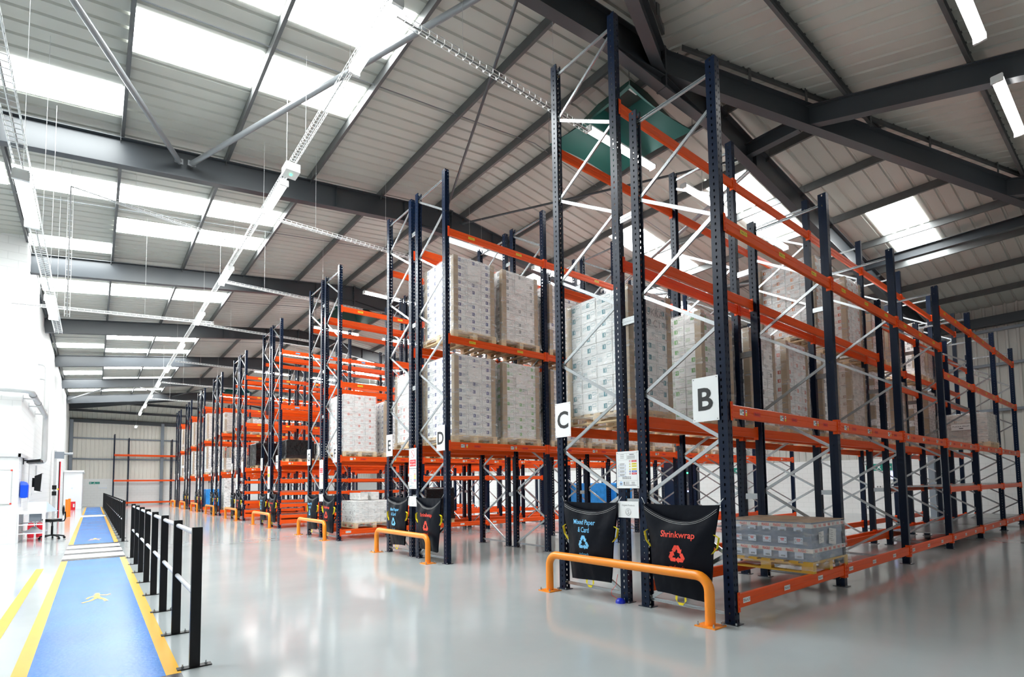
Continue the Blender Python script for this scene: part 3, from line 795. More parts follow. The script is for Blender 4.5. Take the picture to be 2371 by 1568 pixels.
rack('navy and orange pallet rack beside the white D sign', 8.58, 9.68, XD, (7.72, 7.72), lvD, 'D', 2, text_rows=True)
rack('navy and orange pallet rack behind the white E sign', 11.06, 9.98, XD, (7.72, 7.72), lvD, 'E', 2, spacer_to=9.68)
def lvF(i): return [(LF, 'floor')]+([(1.76, 'shelf')] if i in (1, 2) else [])+[(L1, 'L1'), (L2, 'L2'), (L3, 'L3')]
rack('navy and orange pallet rack beside the white F sign', 14.22, 15.3, XD, (7.72, 7.72), lvF, 'F', 2, text_rows=True, decks=[(1, 1.76), (2, 1.76)], firstbay=4)
rack('navy and orange pallet rack behind the white G sign', 16.72, 15.62, XD, (7.72, 7.72), lvF, 'G', 2, spacer_to=15.3)
SH = [.47, .87, 1.30, 1.77]
def lvH(i): return ([(LF, 'floor')]+[(z, 'shelf') for z in SH] if i < 2 else [(LF, 'floor')])+[(2.42, 'L1'), (4.5, 'L2'), (L3, 'L3')]
HD = [(i, z) for i in (0, 1) for z in SH]
XH = XD[:6]
rack('navy and orange shelved pallet rack beside the white H sign', 20.10, 21.18, XH, (7.72, 7.72), lvH, 'H', 2, decks=HD, firstbay=2, hi_c='blue')
rack('navy and orange pallet rack backing on to the H rack', 22.60, 21.52, XH, (7.72, 7.72), lvF, None, 2, spacer_to=21.18)
def lvJ(i): return ([(LF, 'floor')]+[(z, 'shelf') for z in SH] if i < 1 else [(LF, 'floor')])+[(2.36, 'L1'), (L2, 'L2'), (L3, 'L3')]
def lvP(i): return [(LF, 'floor'), (L1, 'L1'), (L2, 'L2'), (L3, 'L3')]
ROWS = [(25.8, 28.3), (31.45, 33.95), (37.1, 39.6), (42.75, 45.25), (48.4, 50.9)]
for k, (ya, yb) in enumerate(ROWS):
    xs = XD[:6 if k < 1 else 4]
    rack('navy and orange pallet rack, front half of the %s double row from the camera' % ORD[k+4], ya, ya+1.08, xs, (7.72, 7.72), lvJ if k == 0 else lvP, 'J', 2, decks=[(0, z) for z in SH] if k == 0 else (), firstbay=2)
    rack('navy and orange pallet rack, back half of the %s double row from the camera' % ORD[k+4], yb, yb-1.08, xs, (7.72, 7.72), lvP, None, 2, spacer_to=ya+1.08)
X0s = X0; X0 = 1.4
rack('low navy and orange rack standing along the far end wall', 58.6, 59.5, [1.4, 2.45, 5.75, 9.0, 12.2], (6.4, 6.1), lambda i: [(.3, ''), (2.3, ''), (4.6, '')], None, 2)
X0 = X0s

# ------------------------------------------------------------------ pallets and loads
_pl = {}
def pallet_parts(w, d, m):
    k = (w, d, m)
    if k in _pl: return _pl[k]
    out = []
    tb = MB(); tb.bx(-w/2, w/2, -.06, .06, -.011, .011); tb = tb.mesh('deck_board', [m])
    n = 7
    for i in range(n): out.append(('deck_board', tb, (0, -d/2+.06+i*(d-.12)/(n-1), .133)))
    st = MB(); st.bx(-.05, .05, -d/2, d/2, -.011, .011); st = st.mesh('stringer_board', [m])
    bo = MB(); bo.bx(-.05, .05, -d/2, d/2, -.011, .011); bo = bo.mesh('bottom_board', [m])
    bk = MB(); bk.bx(-.05, .05, -.07, .07, -.039, .039); bk = bk.mesh('block', [m])
    for x in (-w/2+.05, 0, w/2-.05):
        out.append(('stringer_board', st, (x, 0, .111))); out.append(('bottom_board', bo, (x, 0, .011)))
        for y in (-d/2+.07, 0, d/2-.07): out.append(('block', bk, (x, y, .061)))
    _pl[k] = out
    return out
_ps = {}
def pallet(x, y, z, w, d, label, m='wood', near=True, group='wooden pallets'):
    if near:
        t = thing('wooden_pallet', label, 'pallet', (x, y, z), 0, group)
        for n, me, l in pallet_parts(w, d, m): put(n, me, t, l)
        return t
    k = (w, d, m)
    if k not in _ps:
        b = MB()
        for i in range(7): b.bx(-w/2, w/2, -d/2+i*(d-.12)/6, -d/2+i*(d-.12)/6+.12, .122, .144)
        for q in (-w/2+.05, 0, w/2-.05):
            b.bx(q-.05, q+.05, -d/2, d/2, .1, .1215); b.bx(q-.05, q+.05, -d/2, d/2, 0, .022)
            for yy in (-d/2+.07, 0, d/2-.07): b.bx(q-.049, q+.049, yy-.07, yy+.07, .021, .101)
        _ps[k] = b.mesh('wooden_pallet', [m])
    return tag(put('wooden_pallet', _ps[k], None, (x, y, z)), label, 'pallet', group)
_cm = {}
def carton_me(cw, cd, ch, m):
    k = (cw, cd, ch, m)
    if k not in _cm:
        b = MB(); r = .004; w, d, h = cw/2-.0015, cd/2-.0015, ch/2-.001
        R = lambda e, z: [(-w+e, -d+e, z), (w-e, -d+e, z), (w-e, d-e, z), (-w+e, d-e, z)]
        b.loft([R(r, -h), R(0, -h+r), R(0, h-r), R(r, h)])
        # keep the print grid aligned: shift origin to a cell corner
        b.v = [(x+cw/2, y+cd/2, z+ch/2) for x, y, z in b.v]
        _cm[k] = b.mesh('carton', [m])
    return _cm[k]
def film_mesh(w, d, h, seed, skirt=.10, name='stretch_wrap'):
    # wrinkled film around four sides and over the top, skirt drawn over the pallet edge
    b = MB(); nz = 16; per = []
    nx, ny = 9, 10
    for i in range(nx): per.append((-w/2+w*i/nx, -d/2))
    for i in range(ny): per.append((w/2, -d/2+d*i/ny))
    for i in range(nx): per.append((w/2-w*i/nx, d/2))
    for i in range(ny): per.append((-w/2, d/2-d*i/ny))
    rings = []
    for k in range(nz+1):
        z = -skirt+(h+skirt)*k/nz
        r = []
        for x, y in per:
            n = noise.noise(Vector((x*3+seed*7, y*3, z*4)))*.010
            fl = max(0, (.10-z))*.22 if z < .1 else 0
            q = 1+(2*(n+fl)+.024)/max(w, d)
            zz = z+(noise.noise(Vector((x*5, y*5, seed)))*.035 if k == 0 else 0)
            r.append((x*q, y*q, zz))
        rings.append(r)
    top = [(x*.5, y*.5, h+.018) for x, y in per]
    rings.append([(x*.97, y*.97, h+.012) for x, y in per]); rings.append(top); rings.append([(x*.02, y*.02, h+.018) for x, y in per])
    b.loft(rings, 0, True, False)
    return b
NL = [0]
def load(x, y, z, w, d, h, label, m, nl=10, near=True, film='film', boards=True, group='wrapped pallet loads', papers=(), taper=0.0, skirt=.10):
    NL[0] += 1; rnd = random.Random(NL[0])
    t = thing('wrapped_load', label, 'pallet load', (x, y, z), rnd.uniform(-.012, .012), group)
    iw, idp = w-.03, d-.03
    ch = h/nl
    if near:
        nx, ny = 3, 4; cw, cd = iw/nx, idp/ny; me = carton_me(round(cw, 4), round(cd, 4), round(ch, 4), m)
        for k in range(nl):
            for i in range(nx):
                for j in range(ny):
                    if 0 < i < nx-1 and 0 < j < ny-1: continue
                    put('carton', me, t, (-iw/2+i*cw+rnd.uniform(-.003, .003), -idp/2+j*cd+rnd.uniform(-.003, .003), k*ch))
    elif film != 'black_wrap':
        b = MB()
        for k in range(nl):
            q = rnd.uniform(-.006, .006)
            b.bx(-iw/2+q, iw/2+q, -idp/2+q, idp/2+q, k*ch+.001, (k+1)*ch-.001)
        b.obj('carton_stack', m, t)
    if boards:
        for sx in (-1, 1):
            for sy in (-1, 1):
                b = MB(); a = .075; q = .005
                X, Y = sx*iw/2, sy*idp/2
                a = .10; b.v = []; P = [(X+sx*q, Y+sy*q), (X-sx*a, Y+sy*q), (X-sx*a, Y+sy*.001), (X+sx*.001, Y+sy*.001), (X+sx*.001, Y-sy*a), (X+sx*q, Y-sy*a)]
                b.loft([[(px, py, zz) for px, py in P] for zz in (-.02, h+.01)])
                b.obj('corner_board', 'board_brown', t)
    for face, u, v, pw, ph in papers:
        b = MB()
        if face == 'front': b.bx(u-pw/2, u+pw/2, -d/2-.004, -d/2-.002, v-ph/2, v+ph/2)
        else: b.bx(-w/2-.004, -w/2-.002, u-pw/2, u+pw/2, v-ph/2, v+ph/2)
        b.obj('paper_label', 'paper', t)
    film_mesh(w, d, h, NL[0], skirt).obj('stretch_wrap' if film == 'film' else 'opaque_wrap', film, t, smooth=1.2)
    return t
def pair(x, yc, zb, w, d, h, lab, m, near, plabel, **k):
    pallet(x+w/2, yc, zb, w, d, plabel, 'wood', near)
    return load(x+w/2, yc, zb+.146, w-.02, d-.02, h, lab, m, near=near, **k)
def where(i): return ORD[i]+' from the aisle end'
# row C, lower level
YC = 4.87
cl = [(5.42, 'carton_teal'), (7.12, 'carton_green'), (8.62, 'carton_plain'), (10.02, 'carton_red'), (11.6, 'carton_plain'), (13.2, 'carton_tan'), (14.7, 'carton_plain'), (16.25, 'carton_tan'), (17.8, 'carton_plain'), (19.3, 'carton_plain')]
for i, (x, m) in enumerate(cl):
    t = pair(x, YC, L1, .98, 1.2, 1.64, 'wrapped stack of white cartons on rack C lower beams, %s' % where(i), m, i < 6, 'wooden pallet on rack C lower beams, %s' % where(i), papers=[('front', .1, 1.2, .2, .28)] if i in (1, 2) else ())
    if i == 0:
        b = MB(); fn = lambda x, y: (x, -.598, y)
        b.flat(shift(text('PUKKA B', .10), .10, 1.36), fn); b.flat(shift(text('22 C1 16', .10), .12, 1.21), fn); b.obj('handwriting', 'ink_grey', t)
for i, (x, h, m, nr) in enumerate([(11.45, 1.6, 'carton_orange', True), (13.15, 1.55, 'carton_red', True), (14.75, 1.0, 'carton_plain', False), (16.0, .95, 'carton_tan', False), (18.4, 1.45, 'carton_plain', False), (19.6, 1.2, 'carton_tan', False)]):
    pair(x, YC, L2, 1.0, 1.2, h, 'wrapped stack of printed white cartons on rack C upper beams, %s' % where(i), m, nr, 'wooden pallet on rack C upper beams, %s' % where(i))
# row D, E
YD, YE = 9.13, 10.52
for lv, nm in ((L1, 'lower'), (L2, 'upper')):
    for i, x in enumerate((5.42, 6.63, 7.98, 9.2, 10.46, 11.68, 12.9, 14.1)[:8 if lv == L1 else 4]):
        m = ['carton_blue', 'carton_plain', 'carton_blue', 'carton_orange', 'carton_plain', 'carton_tan', 'carton_plain', 'carton_plain'][i]
        if lv == L1 and i == 1: m = 'carton_green'
        pair(x, YD, lv, 1.04, 1.2, 1.60 if lv == L1 else 1.50, 'wrapped stack of white cartons on rack D %s beams, %s' % (nm, where(i)), m, i < 2, 'wooden pallet on rack D %s beams, %s' % (nm, where(i)),
             papers=[('front', -.02 if i == 0 else .0, 1.22, .32, .3)] if i < 2 else ())
for i, x in enumerate((5.42, 6.63, 7.98, 9.2)):
    pair(x, YE, L1, 1.04, 1.2, 1.55, 'wrapped stack of white cartons on rack E lower beams, %s' % where(i), ['carton_red', 'carton_plain'][i % 2], False, 'wooden pallet on rack E lower beams, %s' % where(i))
# row F, G
YFr, YG = 14.76, 16.17
t = pair(5.36, YFr, L1, 1.0, 1.2, 1.6, 'tall stack of bright white cartons on rack F beside the F sign', 'carton_red', True, 'wooden pallet under the bright white cartons on rack F', boards=False)
for i, x in enumerate((6.6, 8.0, 9.2, 10.5)):
    pair(x, YFr, L1, 1.02, 1.2, 1.5, 'wrapped stack of cartons on rack F lower beams, %s' % where(i+1), 'carton_blue', False, 'wooden pallet on rack F lower beams, %s' % where(i+1))
pallet(6.35, 14.80, LF, 1.2, 1.1, 'wooden pallet on the floor beams of rack F', 'wood', True)
t = load(6.35, 14.80, LF+.146, 1.16, 1.06, .62, 'low wrapped stack of white cartons on the floor beams of rack F', 'carton_plain', nl=3, near=True, boards=False)
b = MB()
for i in range(2):
    for j in range(3): b.bx(-.3+i*.34, -.06+i*.34, -.2+j*.27, .05+j*.27, .64, .84+.03*i)
b.obj('top_cartons', 'carton_plain', t)
pair(5.5, YG, L1, 1.1, 1.2, .38, 'low tan stack on rack G beams beside the G sign', 'carton_tan', False, 'wooden pallet under the low tan stack on rack G', boards=False, nl=3)
for i, x in enumerate((15.3, 16.75)):
    pallet(x+.55, YFr, LF, 1.1, 1.2, 'wooden pallet under the %s blue-wrapped load on rack F floor beams' % ORD[i], 'wood', False)
    load(x+.55, YFr, LF+.146, 1.08, 1.18, 1.02, 'bright blue wrapped load on the floor beams of rack F, %s one' % ['nearer', 'farther'][i], 'carton_plain', nl=6, near=False, film='blue_wrap', boards=False, group='blue wrapped loads')
pair(18.6, YFr, LF, 1.2, 1.2, .95, 'pinkish wrapped load far along the floor beams of rack F', 'carton_tan', False, 'wooden pallet under the pinkish load on rack F', boards=False, nl=6)
# black wrapped loads
for x, y, z, h, lab in ((8.0, 14.76, .30, .95, 'black-wrapped load on the floor beams of rack F'), (5.5, 20.66, 2.42, .66, 'black-wrapped load on rack H beside the H sign'), (6.7, 20.66, 2.42, .6, 'black-wrapped load on rack H, second from the aisle end'), (5.75, 26.36, 2.36, 1.0, 'black-wrapped load in the fifth double row from the camera')):
    pallet(x+.5, y, z, 1.0, 1.15, 'wooden pallet under the '+lab, 'wood', False)
    load(x+.5, y, z+.146, .98, 1.13, h, lab, 'carton_plain', near=False, film='black_wrap', boards=False, papers=[('front', .0, h*.55, .3, .2)], group='black wrapped loads', skirt=.02)
b = MB()
# far rows
far = [(31.99, 1.5, [('upper', 4.40, 5.42, 1.0), ('lower', 2.32, 5.42, .62), ('floor', .30, 5.45, 1.55), ('upper second', 4.40, 6.7, .75)], 'sixth'),
       (37.64, 1.5, [('upper', 4.40, 5.42, 1.6), ('lower', 2.32, 5.42, 1.6), ('lower second', 2.32, 6.7, 1.6)], 'seventh'),
       (43.29, 1.5, [('upper', 4.40, 5.42, 1.6), ('lower', 2.32, 5.42, 1.6), ('floor', .30, 6.6, 1.4)], 'eighth'),
       (48.94, 1.5, [('upper', 4.40, 5.42, 1.6), ('lower', 2.32, 5.42, 1.6)], 'ninth')]
for y, _, ls, r in far:
    for nm, z, x, h in ls:
        pair(x, y, z, 1.04, 1.15, h, 'pale wrapped load on the %s level of the %s double row' % (nm, r), 'carton_tan' if 'upper' == nm else 'carton_plain', False, 'wooden pallet on the %s level of the %s double row' % (nm, r), boards='floor' not in nm, nl=8)
pallet(6.0, 26.3+5.6+5.75, LF, 1.1, 1.15, 'wooden pallet under the distant blue bags in the seventh double row', 'wood', False)
load(6.0, 26.3+5.6+5.75, LF+.146, 1.06, 1.1, .95, 'distant blue wrapped load on the floor of the seventh double row', 'carton_plain', near=False, film='blue_wrap', boards=False, group='blue wrapped loads')

# FRAGILE load on rack B floor beams
pallet(7.75, 3.45, LF, 1.16, 1.2, 'yellow painted pallet under the load taped FRAGILE on rack B', 'wood_yellow', True)
fx0, fx1, fy0, fy1, fz0, fz1 = -.53, .53, -.58, .58, 0, .50
t = thing('fragile_load', 'grey-blue film-wrapped load banded with FRAGILE tape on rack B floor beams', 'pallet load', (7.75, 3.45, LF+.146))
b = MB(); b.bx(fx0, fx1, fy0, fy1, 0, .16); b.bx(fx0+.006, fx1-.006, fy0+.006, fy1-.006, .16, .33); b.bx(fx0, fx1, fy0, fy1, .33, fz1); b.obj('carton_layers', 'grey_film', t)
b = MB(); b.bx(fx0-.006, fx1+.006, fy0-.006, fy1+.006, fz1, fz1+.012)
for i in range(6): b.add([(-.3+i*.1, -.3, fz1+.012), (-.2+i*.1, -.3, fz1+.012), (-.2+i*.1, .3, fz1+.012), (-.3+i*.1, .3, fz1+.012), (-.25+i*.1, 0, fz1+.02+.03*math.sin(PI*(i+.5)/6))], [(0, 1, 4), (1, 2, 4), (2, 3, 4), (3, 0, 4)])
b.obj('card_top', 'cardboard', t)
for z in (.135, .455):
    b = MB(); b.bx(fx0-.012, fx1+.012, fy0-.012, fy1+.012, z-.026, z+.026); tp = b.obj('fragile_tape', 'tape', t)
    b = MB()
    for i in range(7): b.flat(shift(text('FRAGILE', .036, .098, .025), .46-i*.155, z), lambda x, y: (fx0-.0135, -x, y))
    for i in range(7): b.flat(shift(text('FRAGILE', .036, .085, .025), -.45+i*.15, z), lambda x, y: (x, fy0-.0135, y))
    b.obj('tape_lettering', 'label_red', tp)
for r, z in enumerate((.07, .26, .41)):
    for i in range(5):
        b = MB(); c = .42-i*.205; f = lambda x, y: (fx0-.014, -x, y); f2 = lambda x, y: (fx0-.0152, -x, y)
        hh = .085 if r < 2 else .05
        b.flat(rect(c, z, .11, hh), f, 0)
        if r == 1:
            b.flat(rect(c, z+.018, .05, .012), f2, 2); b.flat(rect(c, z-.002, .04, .010), f2, 2)
            for sx in (-1, 1):
                for sz in (-1, 1): b.flat(disc(c+sx*.04, z+sz*.022, .005, 8), f2, 1)
        else:
            for q in range(7): b.flat(rect(c-.02+q*.008, z-.018, .004, .022), f2, 1)
        b.obj('carton_label', ['pale_blue', 'ink', 'label_red'], t)
for cx, cz, w, h, a in ((-.27, .30, .16, .15, .05), (.10, .29, .24, .21, -.12)):
    b = MB(); ca, sa = math.cos(a), math.sin(a)
    f = lambda d: (lambda x, y: (cx+x*ca-y*sa, fy0-d, cz+x*sa+y*ca))
    b.flat(rect(0, 0, w, h), f(.014), 0)
    for q in range(6): b.flat(rect(-w*.2+(q % 2)*.02, h*.36-q*h*.13, w*.4, .006), f(.0155), 1)
    b.obj('delivery_note', ['paper', 'ink_grey'], t)
film_mesh(1.09, 1.19, .50, 99, .10).obj('stretch_wrap', 'film', t, smooth=1.2)
# far load on rack B with a paper sign
pallet(19.1, 3.38, L1, 1.2, 1.1, 'wooden pallet under the far load on rack B', 'wood', False)
t = load(19.1, 3.38, L1+.146, 1.16, 1.06, .78, 'wrapped load with a paper sign far along rack B lower beams', 'carton_tan', nl=6, near=False, boards=False)
b = MB(); f = lambda d: (lambda x, y: (-.60-d, -x, y))
b.flat(rect(-.02, .42, .42, .16), f(0), 0); b.flat(shift(text('PUKKA FRUIT', .04, .36), -.02, .44), f(.002), 1); b.flat(rect(-.02, .385, .09, .02), f(.002), 1)
b.obj('paper_sign', ['paper', 'ink'], t)

# ------------------------------------------------------------------ signs at the rack ends (facing the walkway)
XS = 5.215
def plate(name, label, cat, yc, zc, w, h, group=None, x=XS, screws=True):
    t = thing(name, label, cat, (x, yc, zc), 0, group)
    b = MB(); b.bx(0, .004, -w/2, w/2, -h/2, h/2); b.obj('sign_plate', 'sign_white', t)
    if screws:
        for sy, sz in ((-1, 1), (1, -1), (1, 1), (-1, -1)):
            b = MB(); b.tube([(-.002, sy*(w/2-.018), sz*(h/2-.018)), (.001, sy*(w/2-.018), sz*(h/2-.018))], .006, 8); b.obj('screw', 'ink_grey', t)
    return t
def face(t, geos, name, mats):
    # lettering or print lying on the plate, x to the right as read, y up
    b = MB()
    for g, mi, l in geos: b.flat(g, lambda x, y, l=l: (-.0012-.0008*l, -x, y), mi)
    return b.obj(name, mats, t)
def letter_sign(ch, yc, label):
    t = plate('letter_sign', label, 'sign', yc, 2.40, .31, .49, 'rack letter signs')
    face(t, [(text(ch, .25, None, .022), 0, 1)], 'lettering', ['ink'])
SY = {'B': 3.10, 'C': 5.33, 'D': 8.70, 'E': 10.94, 'F': 14.36, 'G': 16.62, 'H': 20.22, 'I': 22.46}
for ch, y in SY.items():
    letter_sign(ch, y, 'white rectangular rack sign with the black letter '+ch)
for k, (ya, yb) in enumerate(ROWS):
    for j, (y, wd) in enumerate(((ya+.12, 'front'), (yb-.12, 'back'))):
        letter_sign('JKLMNOPQRS'[2*k+j], y, 'small distant white letter sign on the %s corner of the %s double rack' % (wd, ORD[k+4]))
def load_notice(yc, zc, label, w=.35, h=.464, simple=False):
    t = plate('load_notice', label, 'sign', yc, zc, w, h, 'rack load notices')
    sx, sy = w/.35, h/.464
    R = lambda cx, cy, ww, hh: rect(cx*sx, cy*sy, ww*sx, hh*sy)
    g = []
    def frame(cx, cy, ww, hh, t_, mi):
        g.extend([(R(cx, cy+hh/2, ww, t_), mi, 0), (R(cx, cy-hh/2, ww, t_), mi, 0), (R(cx-ww/2, cy, t_, hh), mi, 0), (R(cx+ww/2, cy, t_, hh), mi, 0)])
    frame(0, .005, .30, .40, .0018, 1); frame(-.08, .165, .14, .08, .0015, 1); frame(.07, .165, .16, .08, .0015, 1); g.append((R(0, -.135, .30, .0018), 1, 0))
    for i in range(3): g.append((R(-.08, .19-i*.02, .06, .005), 1, 0))
    g.append((R(.07, .19, .07, .007), 0, 0))
    for i in range(4): g.append((R(.06, .172-i*.011, .12, .004), 1, 0))
    for i in range(4):                         # blue ladder of beam levels
        [g.append((R(-.115+q*.02, .075-i*.044, .015, .006), 0, 0)) for q in range(4)]; g.append((R(-.085, .062-i*.044, .07, .004), 0, 0))
        g.append((R(-.085, .05-i*.044, .13, .002), 4, 0))
    for x in (-.137, -.033): g.append((R(x, -.01, .002, .165), 4, 0))
    for i, (m, y) in enumerate(((2, .105), (3, .072), (3, .042), (3, .006), (4, -.022), (2, -.05))):
        g.append((R(.105, y, .075, .022), m, 0)); g.append((R(.105, y, .05, .004), 5 if m != 3 else 1, 1))
        if m == 3: g.append((tri(.04*sx, (y-.002)*sy, .014*sy), 3, 0)); g.append((R(.04, y-.002, .003, .010), 0, 1))
        elif m == 4: g.append((disc(.04*sx, y*sy, .011*sy, 14), 4, 0)); g.append((R(.04, y, .003, .012), 5, 1))
        else: g.append((ring(.04*sx, y*sy, .012*sy, .003, 16), 2, 0)); g.append((R(.04, y, .004, .012), 0, 0))
    [g.append((R(-.07+q*.028, -.092-.018*j, .022, .007), 0, 0)) for q in range(6-j) for j in (0, 1)]
    g.append((ring(-.105*sx, -.17*sy, .024*sy, .006, 20), 6, 0)); g.append((R(-.105, -.175, .026, .010), 0, 0)); g.append((tri(-.105*sx, -.163*sy, .009), 6, 0))
    g.append((R(-.055, -.158, .016, .014), 0, 0)); g.append((R(-.055, -.176, .016, .014), 0, 0)); g.append((R(.03, -.192, .19, .004), 0, 0))
    for i in range(4): g.append((R(-.005, -.152-i*.009, .06, .003), 1, 0))
    for i in range(3): g.append((R(.085, -.155-i*.012, .05, .004), 1, 0))
    face(t, g, 'printed_notice', ['ink', 'ink_grey', 'red', 'yellow', 'blue_sign', 'sign_white', 'label_blue'])
def organic(yc, zc, label, w=.317, h=.205):
    t = plate('organic_sign', label, 'sign', yc, zc, w, h, 'small white organic signs', screws=False)
    g = [(shift(text('Organic Products', .026), 0, .05), 0, 0), (ring(0, -.03, .045, .003), 0, 0), (ring(0, -.03, .033, .002), 0, 0)]
    for i in range(14):
        a = PI+PI*i/13; g.append((rect(.039*math.cos(a), -.03+.039*math.sin(a), .005, .005), 0, 0))
    g.append((shift(text('S', .045), 0, -.03), 0, 0))
    face(t, g, 'printed_emblem', ['ink_grey'])
load_notice(4.195, 1.656, 'white load notice with coloured warning panels between the B and C sacks')
organic(4.198, 1.16, 'small white Organic Products sign between the B and C sacks')
for ya, yb, nm in ((9.68, 9.98, 'D and E'), (15.3, 15.62, 'F and G'), (21.18, 21.52, 'H and its back rack')):
    yc = (ya+yb)/2
    load_notice(yc, 1.63, 'narrow white load notice between racks '+nm, .32, .42)
    if nm == 'H and its back rack':
        t = plate('warning_sign', 'white sign with a yellow warning panel on the rack behind H', 'sign', yc, 2.06, .32, .44)
        face(t, [(rect(0, -.12, .26, .14), 0, 0), (tri(0, .06, .11), 0, 0), (rect(0, .055, .015, .06), 1, 1), (rect(0, -.12, .18, .02), 1, 1)], 'printed_warning', ['yellow', 'ink'])
    else:
        t = plate('no_pallets_sign', 'white sign with red ring and red panel between racks '+nm, 'sign', yc, 2.06, .32, .42)
        bar = [(.075*math.cos(2.36)+a, .075*math.sin(2.36)+c) for a, c in ((-.006, -.006), (.006, .006))]+[(-.075*math.cos(2.36)+a, -.075*math.sin(2.36)+c) for a, c in ((.006, .006), (-.006, -.006))]
        face(t, [(ring(0, .09, .085, .011), 0, 0), ((shift((bar, [(0, 1, 2, 3)]), 0, .09)), 0, 0), (rect(0, -.10, .27, .14), 0, 0), (shift(text('No pallets', .04, .20), 0, -.07), 1, 1), (shift(text('left in aisles', .04, .24), 0, -.125), 1, 1)], 'printed_warning', ['red', 'sign_white'])
    organic(yc, 1.16, 'small white square sign low between racks '+nm, .32, .21)
for k, (ya, yb) in enumerate(ROWS):
    load_notice(ya+1.23, 1.75, 'distant white load notice on the %s double rack' % ORD[k+4], .32, .7)

# ------------------------------------------------------------------ waste sacks
def sack(y0, y1, kind, label, detail=True, seed=0):
    # hung between the posts, y1 is the left edge as seen from the walkway; local u runs right as read
    w = y1-y0; yc = (y0+y1)/2; zt, zb = 1.245, .215
    t = thing('waste_sack', label, 'recycling sack', (5.20, yc, 0), 0, 'hanging recycling sacks')
    N, Mz = 22, 22
    def half(v): return (w/2)*(1-.30*v**.9)*(1+.02*math.sin(v*9+seed))
    def front(u, v):
        # u -1..1, v 0 (top) .. 1 (bottom)
        sag = (.19 if kind != 'paper' else .12)*(1-abs(u-.15)**2/1.3225 if u < .15 else 1-(u-.15)**2/.7225)*(1-v)**2.2
        z = zt-(zt-zb)*v-sag-.02*u*(1 if seed % 2 else -1)*v
        bulge = .055*(1-abs(u)**2.4)*(.35+.9*math.sin(min(1, v*1.05)*PI)**.8)
        wr = .010*math.sin(u*7+v*5+seed)*math.exp(-((v-.16)/.16)**2)+.012*noise.noise(Vector((u*2.6+seed, v*3.6, .3)))+.006*noise.noise(Vector((u*6+seed, v*5, .7)))
        return Vector((-.012-bulge-wr, -u*half(v), z))
    b = MB()
    rows = []
    for j in range(Mz+1):
        v = j/Mz; ring_ = [front(-1+2*i/N, v) for i in range(N+1)]
        zback = zt-(zt-zb)*v
        ring_ += [Vector((.012+.03*(1-(1-2*i/N)**2)*math.sin(v*PI), -(1-2*i/N)*half(v), zback-.012*(1-(1-2*i/N)**2)*(1-v))) for i in range(N+1)]
        rows.append(ring_)
    b.loft(rows, 0, True, False)
    n = len(rows[0]); e = len(b.v)-n
    b.f.append(tuple(e+i for i in range(n))); b.m.append(0)
    b.obj('bag', 'sack', t, smooth=1.0)
    # white stitching along the folded rim, and the yellow straps
    for dv in (.03, .055):
        b = MB(); b.tube([front(-.97+1.94*i/24, dv)+Vector((-.003, 0, 0)) for i in range(25)], .0018, 4); b.obj('stitching', 'stitch', t)
    for s in (-1, 1):
        b = MB(); ye = -s*(w/2)
        b.tube([(0, ye*.99, zt-.01), (.01, ye*1.0-s*.03, zt+.045), (.015, ye-s*.05, zt+.07)], .004, 6); b.obj('hook', 'galv', t)
        b = MB(); v0 = .30
        P = [front(s*.985, v0)+Vector((0, 0, 0)), front(s*.99, v0+.03)+Vector((.0, -s*.06, .0)), front(s*.99, v0+.12)+Vector((0, -s*.055, -.01)), front(s*.985, v0+.20)]
        b.loft([[p+Vector((dx, 0, 0)) for dx in (-.018, .018)]+[p+Vector((dx, -s*.003, 0)) for dx in (.018, -.018)] for p in P]); b.obj('yellow_strap', 'strap_yellow', t)
    b = MB(); P = [(-.02, .055, zb+.02), (-.025, .06, zb-.05), (-.025, .035, zb-.085), (-.025, -.035, zb-.085), (-.025, -.06, zb-.05), (-.02, -.055, zb+.02)]
    rr = []
    for i, p in enumerate(P):
        p = Vector(p); d = Vector((0, .012, .009)) if i in (0, 1) else (Vector((0, .008, .016)) if i in (2, 3) else Vector((0, -.012, .009)))
        if i in (2,): d = Vector((0, .010, .014))
        if i in (3,): d = Vector((0, -.010, .014))
        rr.append([p-d, p+d, p+d+Vector((.004, 0, 0)), p-d+Vector((.004, 0, 0))])
    b.loft(rr); b.obj('bottom_strap', 'strap_yellow', t)
    def on(x, z):
        v = 0
        lo, hi = 0.0, 1.0; u = 0
        for _ in range(18):
            v = (lo+hi)/2; u = max(-1, min(1, x/half(v)))
            if front(u, v).z > z: lo = v
            else: hi = v
        return front(u, v)+Vector((-.004, 0, 0))
    m = 'sack_blue_ink' if kind == 'paper' else 'sack_red_ink'
    def pr(geos):
        b = MB()
        for vs, fs in geos: b.add([on(x, z) for x, z in vs], fs)
        b.obj('printed_text', m, t)
    if kind == 'paper':
        pr([shift(text('Mixed Paper', .085, .40, .012), -.05, .965), shift(text('& Card', .07, .21, .012), -.05, .875)]); pr([shift(recycle(.19), -.05, .70)]); pr([shift(text('racksack', .042, .175), -.05, .553)])
    else:
        pr([shift(text('Shrinkwrap', .095, .44, .012), 0, .895)]); pr([shift(recycle(.205), 0, .68)]); pr([shift(text('racksack', .048, .20), 0, .54)])
nm = ['B and C', 'D and E', 'F and G', 'H']
pairs = [(2.92, 3.99, 4.31, 5.42, 'under the C sign', 'under the B sign'), (8.58, 9.68, 9.98, 11.06, 'under the E sign', 'under the D sign'), (14.22, 15.3, 15.62, 16.72, 'under the G sign', 'under the F sign'), (20.1, 21.18, 21.52, 22.6, 'on the rack behind H', 'under the H sign')]
